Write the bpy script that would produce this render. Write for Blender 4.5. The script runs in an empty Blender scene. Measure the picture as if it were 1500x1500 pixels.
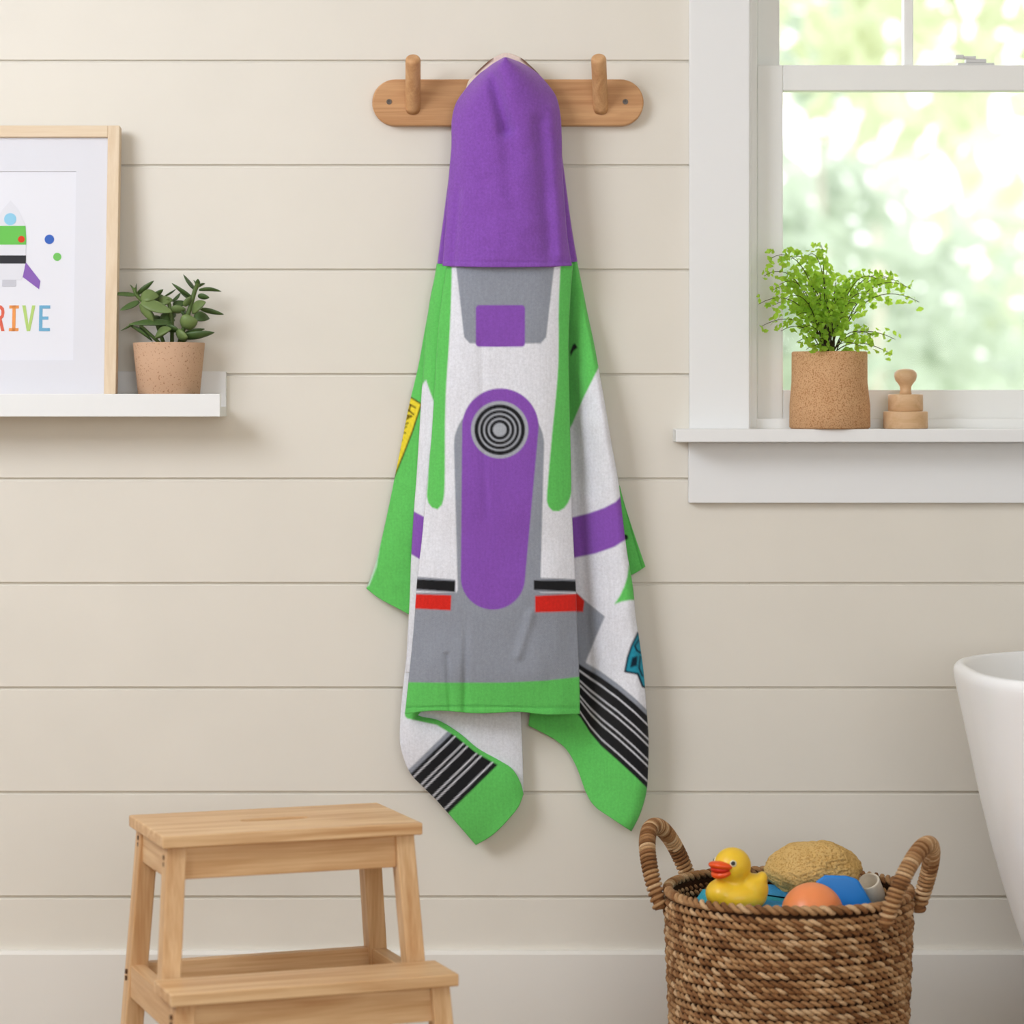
import bpy, bmesh, math, random
import numpy as np
from mathutils import Vector, Matrix, noise as mnoise

random.seed(7)
C = bpy.context.scene.collection
PI = math.pi

# ------------------------------------------------------------------ camera, world, light, exposure
F, HOR, D, ZC = 4165.0, 585.0, 5.0, 1.14      # focal length and horizon in px, camera distance, eye height


def P(px, py, y=0.0):
    """point of the room that the photo shows at (px, py), at depth y (wall face = 0, room side negative)"""
    d = D + y
    return ((px - 750.0) * d / F, y, ZC - (py - HOR) * d / F)


cam_d = bpy.data.cameras.new('camera')
cam = bpy.data.objects.new('camera', cam_d)
C.objects.link(cam)
cam.location = (0, -D, ZC)
cam.rotation_euler = (PI / 2, 0, 0)
cam_d.sensor_width = 36
cam_d.lens = 36 * F / 1500
cam_d.shift_y = -(750 - HOR) / 1500
cam_d.clip_start = 0.05
cam_d.dof.use_dof = True
cam_d.dof.focus_distance = 4.78
cam_d.dof.aperture_fstop = 3.2
bpy.context.scene.camera = cam

w = bpy.data.worlds.new('world')
bpy.context.scene.world = w
w.use_nodes = True
bg = w.node_tree.nodes['Background']
bg.inputs[0].default_value = (0.985, 0.99, 1.0, 1)
bg.inputs[1].default_value = 2.5

vs = bpy.context.scene.view_settings
vs.view_transform = 'Standard'
vs.look = 'None'
vs.exposure = 0.06
vs.gamma = 1.0
vs.use_curve_mapping = False


def lamp(name, kind, loc, target, energy, color=(1, 1, 1), size=(1, 1)):
    d = bpy.data.lights.new(name, kind)
    o = bpy.data.objects.new(name, d)
    C.objects.link(o)
    o.location = loc
    o.rotation_euler = (Vector(target) - Vector(loc)).to_track_quat('-Z', 'Y').to_euler()
    d.energy = energy
    d.color = color
    if kind == 'AREA':
        d.shape = 'RECTANGLE'
        d.size, d.size_y = size
    return o


sun = lamp('sun', 'SUN', (0, -8, 12), (0.6, 2, 0), 2.6, (0.97, 0.99, 1.0))
sun.data.angle = 0.02
lamp('side_window_light', 'AREA', (-2.0, -2.2, 2.4), (0.25, 0, 1.15), 56, (0.95, 1.01, 1.12), (1.4, 1.2))
lamp('rear_fill_light', 'AREA', (0.8, -5.4, 1.5), (0.6, 0, 0.95), 46, (0.97, 1.01, 1.06), (2.2, 1.5))  # added fill behind the camera, no window there; lifts window side and tub
lamp('ceiling_fill_light', 'AREA', (0.2, -2.6, 2.68), (0.2, -2.6, 0), 4, (0.98, 0.965, 0.96), (1.6, 1.6))  # unseen soft fill added overhead, not a fixture of the room


# ------------------------------------------------------------------ materials
def lin(c):
    return tuple(((v / 255) / 12.92 if v / 255 <= 0.04045 else ((v / 255 + 0.055) / 1.055) ** 2.4) for v in c)


def mat(name, rgb, rough=0.6, spec=0.3, noise=0.0, nscale=40.0, bump=0.0, bscale=200.0, stretch=None, sheen=0.0, coat=0.0, sss=0.0):
    m = bpy.data.materials.new(name)
    m.use_nodes = True
    nt = m.node_tree
    b = nt.nodes['Principled BSDF']
    c = lin(rgb)
    b.inputs['Base Color'].default_value = (*c, 1)
    b.inputs['Roughness'].default_value = rough
    b.inputs['Specular IOR Level'].default_value = spec
    if sheen:
        b.inputs['Sheen Weight'].default_value = sheen
        b.inputs['Sheen Roughness'].default_value = 0.6
    if coat:
        b.inputs['Coat Weight'].default_value = coat
    if sss:
        b.inputs['Subsurface Weight'].default_value = sss
        b.inputs['Subsurface Scale'].default_value = 0.01
    tc = nt.nodes.new('ShaderNodeTexCoord')
    vec = tc.outputs['Object']
    if stretch:
        mp = nt.nodes.new('ShaderNodeMapping')
        mp.inputs['Scale'].default_value = stretch
        nt.links.new(vec, mp.inputs[0])
        vec = mp.outputs[0]
    if noise:
        n = nt.nodes.new('ShaderNodeTexNoise')
        n.inputs['Scale'].default_value = nscale
        n.inputs['Detail'].default_value = 4
        nt.links.new(vec, n.inputs[0])
        mr = nt.nodes.new('ShaderNodeMapRange')
        mr.inputs[1].default_value, mr.inputs[2].default_value = 0.3, 0.7
        mr.inputs[3].default_value, mr.inputs[4].default_value = 1 - noise, 1 + noise * 0.5
        nt.links.new(n.outputs[0], mr.inputs[0])
        mx = nt.nodes.new('ShaderNodeVectorMath')
        mx.operation = 'SCALE'
        mx.inputs[0].default_value = c
        nt.links.new(mr.outputs[0], mx.inputs['Scale'])
        nt.links.new(mx.outputs[0], b.inputs['Base Color'])
    if bump:
        n2 = nt.nodes.new('ShaderNodeTexNoise')
        n2.inputs['Scale'].default_value = bscale
        n2.inputs['Detail'].default_value = 3
        nt.links.new(tc.outputs['Object'], n2.inputs[0])
        bp = nt.nodes.new('ShaderNodeBump')
        bp.inputs['Strength'].default_value = bump
        bp.inputs['Distance'].default_value = 0.002
        nt.links.new(n2.outputs[0], bp.inputs['Height'])
        nt.links.new(bp.outputs[0], b.inputs['Normal'])
    return m


def wood(name, light, dark, axis, rough=0.5, scale=1.0):
    """grain running along one local axis"""
    m = bpy.data.materials.new(name)
    m.use_nodes = True
    nt = m.node_tree
    b = nt.nodes['Principled BSDF']
    b.inputs['Roughness'].default_value = rough
    b.inputs['Specular IOR Level'].default_value = 0.3
    tc = nt.nodes.new('ShaderNodeTexCoord')
    mp = nt.nodes.new('ShaderNodeMapping')
    s = [42 * scale] * 3
    s['xyz'.index(axis)] = 2.6 * scale
    mp.inputs['Scale'].default_value = s
    nt.links.new(tc.outputs['Object'], mp.inputs[0])
    n = nt.nodes.new('ShaderNodeTexNoise')
    n.inputs['Scale'].default_value = 1.0
    n.inputs['Detail'].default_value = 5
    n.inputs['Distortion'].default_value = 1.2
    nt.links.new(mp.outputs[0], n.inputs[0])
    mp2 = nt.nodes.new('ShaderNodeMapping')
    s2 = [400 * scale] * 3
    s2['xyz'.index(axis)] = 12 * scale
    mp2.inputs['Scale'].default_value = s2
    nt.links.new(tc.outputs['Object'], mp2.inputs[0])
    n2 = nt.nodes.new('ShaderNodeTexNoise')
    n2.inputs['Scale'].default_value = 1.0
    nt.links.new(mp2.outputs[0], n2.inputs[0])
    ma = nt.nodes.new('ShaderNodeMath')
    ma.operation = 'MULTIPLY_ADD'
    nt.links.new(n2.outputs[0], ma.inputs[0])
    ma.inputs[1].default_value = 0.35
    nt.links.new(n.outputs[0], ma.inputs[2])
    r = nt.nodes.new('ShaderNodeValToRGB')
    r.color_ramp.elements[0].position = 0.45
    r.color_ramp.elements[1].position = 0.9
    r.color_ramp.elements[0].color = (*lin(light), 1)
    r.color_ramp.elements[1].color = (*lin(dark), 1)
    nt.links.new(ma.outputs[0], r.inputs[0])
    nt.links.new(r.outputs[0], b.inputs['Base Color'])
    bp = nt.nodes.new('ShaderNodeBump')
    bp.inputs['Strength'].default_value = 0.08
    bp.inputs['Distance'].default_value = 0.001
    nt.links.new(ma.outputs[0], bp.inputs['Height'])
    nt.links.new(bp.outputs[0], b.inputs['Normal'])
    return m


def attr_mat(name, rough=0.95, sheen=0.25, mottle=0.11, nscale=230, bump=0.5, bscale=900, streak=True):
    """cloth / fibre whose own pattern lies in the mesh attribute 'print'"""
    m = bpy.data.materials.new(name)
    m.use_nodes = True
    nt = m.node_tree
    b = nt.nodes['Principled BSDF']
    b.inputs['Roughness'].default_value = rough
    b.inputs['Specular IOR Level'].default_value = 0.12
    b.inputs['Sheen Weight'].default_value = sheen
    b.inputs['Sheen Roughness'].default_value = 0.5
    a = nt.nodes.new('ShaderNodeAttribute')
    a.attribute_name = 'print'
    tc = nt.nodes.new('ShaderNodeTexCoord')
    n = nt.nodes.new('ShaderNodeTexNoise')
    n.inputs['Scale'].default_value = nscale
    n.inputs['Detail'].default_value = 4
    n.inputs['Roughness'].default_value = 0.7
    nt.links.new(tc.outputs['Object'], n.inputs[0])
    mr = nt.nodes.new('ShaderNodeMapRange')
    mr.inputs[1].default_value, mr.inputs[2].default_value = 0.3, 0.7
    mr.inputs[3].default_value, mr.inputs[4].default_value = 1 - mottle, 1 + mottle * 0.6
    nt.links.new(n.outputs[0], mr.inputs[0])
    last = mr.outputs[0]
    if streak:
        mp = nt.nodes.new('ShaderNodeMapping')
        mp.inputs['Scale'].default_value = (300, 60, 26)
        nt.links.new(tc.outputs['Object'], mp.inputs[0])
        n3 = nt.nodes.new('ShaderNodeTexNoise')
        n3.inputs['Scale'].default_value = 1
        n3.inputs['Detail'].default_value = 3
        nt.links.new(mp.outputs[0], n3.inputs[0])
        mr2 = nt.nodes.new('ShaderNodeMapRange')
        mr2.inputs[1].default_value, mr2.inputs[2].default_value = 0.3, 0.7
        mr2.inputs[3].default_value, mr2.inputs[4].default_value = 0.96, 1.03
        nt.links.new(n3.outputs[0], mr2.inputs[0])
        mm = nt.nodes.new('ShaderNodeMath')
        mm.operation = 'MULTIPLY'
        nt.links.new(last, mm.inputs[0])
        nt.links.new(mr2.outputs[0], mm.inputs[1])
        last = mm.outputs[0]
    mx = nt.nodes.new('ShaderNodeVectorMath')
    mx.operation = 'SCALE'
    nt.links.new(a.outputs['Color'], mx.inputs[0])
    nt.links.new(last, mx.inputs['Scale'])
    nt.links.new(mx.outputs[0], b.inputs['Base Color'])
    n2 = nt.nodes.new('ShaderNodeTexNoise')
    n2.inputs['Scale'].default_value = bscale
    n2.inputs['Detail'].default_value = 2
    nt.links.new(tc.outputs['Object'], n2.inputs[0])
    bp = nt.nodes.new('ShaderNodeBump')
    bp.inputs['Strength'].default_value = bump
    bp.inputs['Distance'].default_value = 0.0015
    nt.links.new(n2.outputs[0], bp.inputs['Height'])
    nt.links.new(bp.outputs[0], b.inputs['Normal'])
    return m


def leaf_mat(name, rgb, trans, rough=0.45, noise=0.25, nscale=60):
    m = mat(name, rgb, rough, 0.4, noise, nscale)
    nt = m.node_tree
    b = nt.nodes['Principled BSDF']
    out = [n for n in nt.nodes if n.type == 'OUTPUT_MATERIAL'][0]
    t = nt.nodes.new('ShaderNodeBsdfTranslucent')
    t.inputs[0].default_value = (*lin(trans), 1)
    mx = nt.nodes.new('ShaderNodeMixShader')
    mx.inputs[0].default_value = 0.5
    nt.links.new(b.outputs[0], mx.inputs[1])
    nt.links.new(t.outputs[0], mx.inputs[2])
    nt.links.new(mx.outputs[0], out.inputs[0])
    return m


M = {}
M['wall'] = mat('cream_paint', (233, 227, 215), 0.55, 0.25, 0.02, 6)
M['trim'] = mat('white_trim_paint', (238, 238, 237), 0.4, 0.35)
M['sash'] = mat('white_sash_paint', (240, 240, 236), 0.35, 0.4)
M['base'] = mat('baseboard_paint', (240, 236, 228), 0.45, 0.3)
M['ceiling'] = mat('ceiling_paint', (238, 236, 230), 0.8, 0.1)
M['floor'] = wood('oak_floor', (180, 154, 124), (150, 122, 92), 'x', 0.5, 0.4)
M['oak'] = wood('oak_rail', (214, 166, 118), (182, 130, 84), 'x', 0.5, 1.0)
M['oakz'] = wood('oak_peg', (222, 176, 128), (194, 142, 96), 'z', 0.45, 1.0)
for ax in 'xyz':
    M['birch' + ax] = wood('birch_' + ax, (234, 199, 153), (196, 146, 96), ax, 0.45, 0.8)
M['ash'] = wood('pale_ash_frame', (234, 214, 186), (220, 194, 160), 'z', 0.5, 0.9)
M['beech'] = wood('beech_toy', (226, 190, 150), (208, 168, 124), 'x', 0.5, 1.0)
M['steel'] = mat('dark_steel', (96, 84, 74), 0.4, 0.5)
M['nickel'] = mat('white_metal', (214, 214, 212), 0.35, 0.5)
M['hole'] = mat('screw_recess', (92, 62, 40), 0.6, 0.3)
M['white'] = mat('white_lacquer', (240, 240, 238), 0.4, 0.35)
M['mat_board'] = mat('mat_board', (226, 226, 232), 0.8, 0.1)
M['paper'] = mat('print_paper', (232, 232, 238), 0.8, 0.1)
M['clay'] = None
M['soil'] = mat('potting_soil', (58, 44, 34), 0.95, 0.1, 0.5, 300, 0.8, 300)
M['succ'] = mat('succulent_leaf', (76, 100, 52), 0.4, 0.35, 0.35, 22)
M['succ2'] = mat('succulent_leaf_pale', (112, 132, 76), 0.45, 0.35, 0.3, 22)
M['stem'] = mat('green_stem', (92, 112, 56), 0.5, 0.3, 0.2, 60)
M['fern'] = leaf_mat('fern_leaf', (138, 184, 54), (200, 232, 84))
M['fernstem'] = mat('fern_stalk', (70, 62, 32), 0.5, 0.3)
M['duck'] = mat('yellow_vinyl', (244, 200, 50), 0.35, 0.45, sss=0.15)
M['beak'] = mat('orange_vinyl', (238, 84, 22), 0.35, 0.45)
M['eyew'] = mat('eye_white', (230, 220, 190), 0.4, 0.3)
M['black'] = mat('black_paint', (26, 24, 24), 0.35, 0.4)
M['orange'] = mat('peach_ball', (246, 146, 88), 0.35, 0.45, sss=0.1)
M['blue'] = mat('blue_vinyl', (38, 132, 214), 0.4, 0.4)
M['teal'] = mat('teal_terry', (70, 176, 196), 0.95, 0.1, 0.2, 200, 0.6, 600)
M['bluecloth'] = mat('blue_terry', (74, 160, 214), 0.95, 0.1, 0.2, 200, 0.6, 600)
M['cream'] = mat('cream_cup', (240, 228, 208), 0.55, 0.3, 0.08, 50)
M['tub'] = mat('white_acrylic', (250, 250, 250), 0.22, 0.5)
M['towel'] = attr_mat('printed_velour')
M['hoodcloth'] = attr_mat('hood_velour', sheen=0.6, mottle=0.16)
M['hoodcloth'].node_tree.nodes['Principled BSDF'].inputs['Sheen Tint'].default_value = (0.82, 0.6, 0.95, 1)
M['straw'] = attr_mat('seagrass', 0.7, 0.05, 0.3, 500, 0.5, 700, False)
M['gap_shade'] = mat('basket_shadow_core', (58, 36, 20), 0.9, 0.1, 0.3, 90)  # dark brown painted in for the shade between the woven strands


def speckled(name, base, spot, vscale, thr, rough=0.9, base2=None, nscale=12, bump=0.2):
    m = bpy.data.materials.new(name)
    m.use_nodes = True
    nt = m.node_tree
    b = nt.nodes['Principled BSDF']
    b.inputs['Roughness'].default_value = rough
    b.inputs['Specular IOR Level'].default_value = 0.15
    tc = nt.nodes.new('ShaderNodeTexCoord')
    n = nt.nodes.new('ShaderNodeTexNoise')
    n.inputs['Scale'].default_value = vscale
    n.inputs['Detail'].default_value = 2
    nt.links.new(tc.outputs['Object'], n.inputs[0])
    r = nt.nodes.new('ShaderNodeValToRGB')
    r.color_ramp.elements[0].position = thr - 0.02
    r.color_ramp.elements[1].position = thr + 0.04
    r.color_ramp.elements[0].color = (1, 1, 1, 1)
    r.color_ramp.elements[1].color = (0, 0, 0, 1)
    nt.links.new(n.outputs[0], r.inputs[0])
    n2 = nt.nodes.new('ShaderNodeTexNoise')
    n2.inputs['Scale'].default_value = nscale
    nt.links.new(tc.outputs['Object'], n2.inputs[0])
    m1 = nt.nodes.new('ShaderNodeMix')
    m1.data_type = 'RGBA'
    m1.inputs[6].default_value = (*lin(base), 1)
    m1.inputs[7].default_value = (*lin(base2 or base), 1)
    nt.links.new(n2.outputs[0], m1.inputs[0])
    m2 = nt.nodes.new('ShaderNodeMix')
    m2.data_type = 'RGBA'
    nt.links.new(r.outputs[0], m2.inputs[0])
    nt.links.new(m1.outputs[2], m2.inputs[6])
    m2.inputs[7].default_value = (*lin(spot), 1)
    nt.links.new(m2.outputs[2], b.inputs['Base Color'])
    bp = nt.nodes.new('ShaderNodeBump')
    bp.inputs['Strength'].default_value = bump
    bp.inputs['Distance'].default_value = 0.0015
    nt.links.new(n.outputs[0], bp.inputs['Height'])
    nt.links.new(bp.outputs[0], b.inputs['Normal'])
    return m


M['clay'] = speckled('speckled_clay', (200, 162, 132), (162, 120, 88), 330, 0.34, 0.85, (208, 172, 142))
M['cork'] = speckled('cork', (208, 162, 118), (180, 130, 86), 520, 0.43, 0.9, (220, 178, 136), 40, 0.4)
M['sponge'] = speckled('sea_sponge', (222, 188, 126), (192, 150, 86), 320, 0.42, 0.95, (210, 168, 98), 30, 1.0)

m = bpy.data.materials.new('window_glass')
m.use_nodes = True
nt = m.node_tree
nt.nodes.remove(nt.nodes['Principled BSDF'])
out = [n for n in nt.nodes if n.type == 'OUTPUT_MATERIAL'][0]
tr, gl, fr, mx = (nt.nodes.new('ShaderNode' + k) for k in ('BsdfTransparent', 'BsdfGlossy', 'Fresnel', 'MixShader'))
gl.inputs['Roughness'].default_value = 0.02
fr.inputs[0].default_value = 1.18
nt.links.new(fr.outputs[0], mx.inputs[0])
nt.links.new(tr.outputs[0], mx.inputs[1])
nt.links.new(gl.outputs[0], mx.inputs[2])
nt.links.new(mx.outputs[0], out.inputs[0])
M['glass'] = m


# ------------------------------------------------------------------ builders
def thing(name, label, cat, loc=(0, 0, 0), rotz=0.0, group=None):
    o = bpy.data.objects.new(name, None)
    C.objects.link(o)
    o.location = loc
    o.rotation_euler = (0, 0, rotz)
    o.empty_display_size = 0.05
    tag(o, label, cat, group)
    return o


def tag(o, label, cat, group=None, kind=None):
    o['label'] = label
    o['category'] = cat
    if group:
        o['group'] = group
    if kind:
        o['kind'] = kind
    return o


class MB:
    """collects verts and faces of ONE mesh"""

    def __init__(s):
        s.v, s.f = [], []

    def add(s, v, f):
        n = len(s.v)
        s.v += [tuple(map(float, p)) for p in v]
        s.f += [tuple(i + n for i in q) for q in f]
        return s

    def box(s, a, b):
        x0, y0, z0 = a
        x1, y1, z1 = b
        v = [(x0, y0, z0), (x1, y0, z0), (x1, y1, z0), (x0, y1, z0), (x0, y0, z1), (x1, y0, z1), (x1, y1, z1), (x0, y1, z1)]
        return s.add(v, [(3, 2, 1, 0), (4, 5, 6, 7), (0, 1, 5, 4), (1, 2, 6, 5), (2, 3, 7, 6), (3, 0, 4, 7)])

    def hexa(s, bot, top):
        """prism between two quads (each 4 points, same winding)"""
        return s.add(list(bot) + list(top), [(3, 2, 1, 0), (4, 5, 6, 7), (0, 1, 5, 4), (1, 2, 6, 5), (2, 3, 7, 6), (3, 0, 4, 7)])

    def prism(s, pts, y0, y1):
        """outline in x,z pushed through y0..y1"""
        n = len(pts)
        v = [(x, y0, z) for x, z in pts] + [(x, y1, z) for x, z in pts]
        f = [tuple(range(n)), tuple(range(2 * n - 1, n - 1, -1))] + [(i, i + n, (i + 1) % n + n, (i + 1) % n) for i in range(n)]
        return s.add(v, f)

    def lathe(s, prof, c=(0, 0, 0), n=48, wob=None):
        v, f = [], []
        k = len(prof)
        for j in range(n):
            t = 2 * PI * j / n
            for r, z in prof:
                q = r * (wob(t, z) if wob else 1)
                v.append((c[0] + q * math.cos(t), c[1] + q * math.sin(t), c[2] + z))
        for j in range(n):
            for i in range(k - 1):
                a, b = j * k + i, ((j + 1) % n) * k + i
                f.append((a, b, b + 1, a + 1))
        f.append(tuple(j * k for j in range(n))[::-1])
        f.append(tuple(j * k + k - 1 for j in range(n)))
        return s.add(v, f)

    def tube(s, path, r, n=8, closed=False, caps=True):
        path = np.array(path, float)
        m = len(path)
        rr = np.broadcast_to(np.array(r, float), (m,))
        if closed:
            tan = np.roll(path, -1, 0) - np.roll(path, 1, 0)
        else:
            tan = np.gradient(path, axis=0)
        tan /= np.linalg.norm(tan, axis=1)[:, None] + 1e-12
        up = np.array([0, 0, 1.0])
        if abs(tan[:, 2]).mean() > 0.8:
            up = np.array([0, 1.0, 0])
        sd = np.cross(tan, up)
        sd /= np.linalg.norm(sd, axis=1)[:, None] + 1e-12
        bn = np.cross(sd, tan)
        th = np.arange(n) * 2 * PI / n
        ring = path[:, None, :] + rr[:, None, None] * (np.cos(th)[None, :, None] * sd[:, None, :] + np.sin(th)[None, :, None] * bn[:, None, :])
        f = []
        for i in range(m if closed else m - 1):
            i2 = (i + 1) % m
            for k in range(n):
                f.append((i * n + k, i * n + (k + 1) % n, i2 * n + (k + 1) % n, i2 * n + k))
        if not closed and caps:
            f.append(tuple(range(n))[::-1])
            f.append(tuple((m - 1) * n + k for k in range(n)))
        return s.add(ring.reshape(-1, 3), f)

    def ellipsoid(s, c, r, rot=None, nu=24, nv=14):
        v, f = [], []
        R = rot or Matrix.Identity(3)
        for j in range(nv + 1):
            p = PI * j / nv
            for i in range(nu):
                t = 2 * PI * i / nu
                q = R @ Vector((r[0] * math.sin(p) * math.cos(t), r[1] * math.sin(p) * math.sin(t), r[2] * math.cos(p)))
                v.append((c[0] + q.x, c[1] + q.y, c[2] + q.z))
        for j in range(nv):
            for i in range(nu):
                f.append((j * nu + i, (j + 1) * nu + i, (j + 1) * nu + (i + 1) % nu, j * nu + (i + 1) % nu))
        return s.add(v, f)

    def build(s, name, material, parent=None, smooth=False, bevel=0.0, seg=2, local=False, label=None):
        return link(name, s.v, s.f, material, parent, smooth, bevel, seg, local, label)


def link(name, v, f, material, parent=None, smooth=False, bevel=0.0, seg=2, local=False, label=None):
    me = bpy.data.meshes.new(name)
    v = np.array(v, float)
    if parent is not None and not local:
        p = parent
        off = Vector((0, 0, 0))
        while p is not None:
            off += Vector(p.location)
            p = p.parent
        v = v - np.array(off)
    me.from_pydata(v.tolist(), [], f)
    me.validate()
    me.materials.append(material)
    if smooth:
        me.polygons.foreach_set('use_smooth', [True] * len(me.polygons))
    me.update()
    o = bpy.data.objects.new(name, me)
    C.objects.link(o)
    if parent is not None:
        o.parent = parent
    if bevel:
        b = o.modifiers.new('bevel', 'BEVEL')
        b.width = bevel
        b.segments = seg
        b.limit_method = 'ANGLE'
        b.angle_limit = 0.6
    if label:
        o['label'] = label
    return o


def structure(o):
    o['kind'] = 'structure'
    return o


def set_print(o, rgb):
    """rgb: (n,3) linear colours per vertex"""
    a = o.data.color_attributes.new('print', 'FLOAT_COLOR', 'POINT')
    arr = np.ones((len(rgb), 4), np.float32)
    arr[:, :3] = rgb
    a.data.foreach_set('color', arr.ravel())


# ------------------------------------------------------------------ room
RX0, RX1, RY0, ZTOP = -2.4, 2.6, -6.0, 2.75
S0 = F / D                                         # px per metre on the wall face
zpx = lambda py: ZC - (py - HOR) / S0
xpx = lambda px: (px - 750) / S0
WX0, WX1 = xpx(1098), xpx(1752)                    # opening in the wall
WZ0, WZ1 = zpx(640), 2.36

g = 0.0047
mb = MB()
k = -12
edges = sorted([zpx(90 + 153.06 * i) for i in range(-6, 10)])
zs = [0.0] + [z for z in edges if 0.02 < z < ZTOP - 0.02] + [ZTOP]
for z0, z1 in zip(zs[:-1], zs[1:]):
    spans = [(RX0, RX1)]
    if z1 > WZ0 and z0 < WZ1:
        spans = [(RX0, WX0), (WX1, RX1)]
    for x0, x1 in spans:
        mb.box((x0, 0, z0 + g / 2), (x1, 0.02, z1 - g / 2))
    if z0 < WZ0 < z1:
        mb.box((WX0, 0, z0 + g / 2), (WX1, 0.02, WZ0))
    if z0 < WZ1 < z1:
        mb.box((WX0, 0, WZ1), (WX1, 0.02, z1 - g / 2))
for a, b in (((RX0, 0.0056, 0), (WX0, 0.16, ZTOP)), ((WX1, 0.0056, 0), (RX1, 0.16, ZTOP)), ((WX0, 0.0056, 0), (WX1, 0.16, WZ0)), ((WX0, 0.0056, WZ1), (WX1, 0.16, ZTOP))):
    mb.box(a, b)
structure(mb.build('wall_back', M['wall'], bevel=0.0012, seg=1))
structure(MB().box((RX0 - 0.1, RY0, 0), (RX0, 0, ZTOP)).build('wall_left', M['wall']))
structure(MB().box((RX1, RY0, 0), (RX1 + 0.1, 0, ZTOP)).build('wall_right', M['wall']))
structure(MB().box((RX0, RY0 - 0.1, 0), (RX1, RY0, ZTOP)).build('wall_front', M['wall']))
structure(MB().box((RX0 - 0.1, RY0 - 0.1, -0.1), (RX1 + 0.1, 0.16, 0)).build('floor', M['floor']))
structure(MB().box((RX0 - 0.1, RY0 - 0.1, ZTOP), (RX1 + 0.1, 0.16, ZTOP + 0.1)).build('ceiling', M['ceiling']))
zb = zpx(1391)
mb = MB()
prof = [(0, 0), (-0.016, 0), (-0.016, zb - 0.006), (-0.012, zb), (0, zb)]
n = len(prof)
mb.add([(RX0, y, z) for y, z in prof] + [(RX1, y, z) for y, z in prof],
       [tuple(range(n)), tuple(range(2 * n - 1, n - 1, -1))] + [(i, i + n, (i + 1) % n + n, (i + 1) % n) for i in range(n)])
structure(mb.build('baseboard_back', M['base']))

# ------------------------------------------------------------------ window
win = bpy.data.objects.new('window_1', None)
C.objects.link(win)
win.location = (xpx(1425), 0, WZ0)
win['kind'] = 'structure'


def pbox(px0, py0, px1, py1, y0, y1):
    """box whose front face fills those pixels at depth y0"""
    a, b = P(px0, py1, y0), P(px1, py0, y0)
    return (a[0], y0, a[2]), (b[0], y1, b[2])


zt = 2.36
mb = MB()
a, b = pbox(1010, 0, 1098, 640, -0.014, 0.0)
xl0, xl1 = a[0], b[0]
xr0, xr1 = xpx(1752), xpx(1840)
mb.box((xl0, -0.014, WZ0), (xl1, 0.006, zt + 0.12))
mb.box((xr0, -0.014, WZ0), (xr1, 0.006, zt + 0.12))
mb.box((xl1, -0.014, zt), (xr0, 0.006, zt + 0.12))
mb.build('casing', M['trim'], win, bevel=0.0015)
mb = MB()
mb.box((WX0 - 0.001, 0.0, WZ0), (WX0 + 0.004, 0.16, zt))
mb.box((WX1 - 0.004, 0.0, WZ0), (WX1 + 0.001, 0.16, zt))
mb.box((WX0, 0.0, zt - 0.01), (WX1, 0.16, zt + 0.01))
a, b = pbox(1096, 0, 1109, 626, 0.014, 0.03)
mb.box((WX0 + 0.0035, 0.014, WZ0), (b[0], 0.034, zt))
mb.box((xpx(1741), 0.014, WZ0), (WX1 - 0.0035, 0.034, zt))
a, b2 = pbox(1109, 613, 1741, 630, 0.0155, 0.035)
mb.box((b[0] - 0.001, 0.0155, a[2]), (xpx(1741) + 0.001, 0.035, b2[2]))
mb.build('jamb', M['sash'], win, bevel=0.001)


def sash(name, pl, pr, pt, pbm, gl, gr, gt, gb, y0, y1):
    mb = MB()
    mb.box(*pbox(pl, pt, gl, pbm, y0, y1))
    mb.box(*pbox(gr, pt, pr, pbm, y0, y1))
    mb.box(*pbox(gl, pt, gr, gt, y0, y1))
    mb.box(*pbox(gl, gb, gr, pbm, y0, y1))
    o = mb.build(name, M['sash'], win, bevel=0.002)
    a, b = pbox(gl - 2, gt - 2, gr + 2, gb + 2, y0 + 0.012, y0 + 0.016)
    pn = MB().box(a, b).build('pane', M['glass'], o)
    return o


lower = sash('lower_sash', 1109, 1741, 95, 616, 1147, 1703, 133, 571, 0.036, 0.068)
upper = sash('upper_sash', 1109, 1741, -460, 128, 1142, 1708, -420, 110, 0.072, 0.102)
mb = MB()
for pm in (1331, 1519):
    mb.box(*pbox(pm - 7, -420, pm + 7, 110, 0.0705, 0.1))
mb.build('muntin', M['sash'], upper, bevel=0.002)
mb = MB()
mb.box(*pbox(1403, 92, 1457, 96, 0.04, 0.065))
mb.box(*pbox(1415, 86, 1445, 92, 0.044, 0.062))
mb.box(*pbox(1400, 80, 1412, 86, 0.040, 0.052))
mb.box(*pbox(1410, 82, 1430, 86.5, 0.042, 0.05))
mb.build('sash_lock', M['nickel'], win, bevel=0.001)
a, b = pbox(990, 628.5, 1860, 648, -0.092, 0.0)
MB().box((a[0], -0.092, a[2]), (b[0], 0.16, b[2])).build('window_sill', M['trim'], win, bevel=0.002)
ZSILL = b[2]
a, b = pbox(1009, 648, 1840, 737, -0.018, 0.0)
MB().box((a[0], -0.018, a[2]), (b[0], 0.004, b[2])).build('apron', M['trim'], win, bevel=0.0015)

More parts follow.
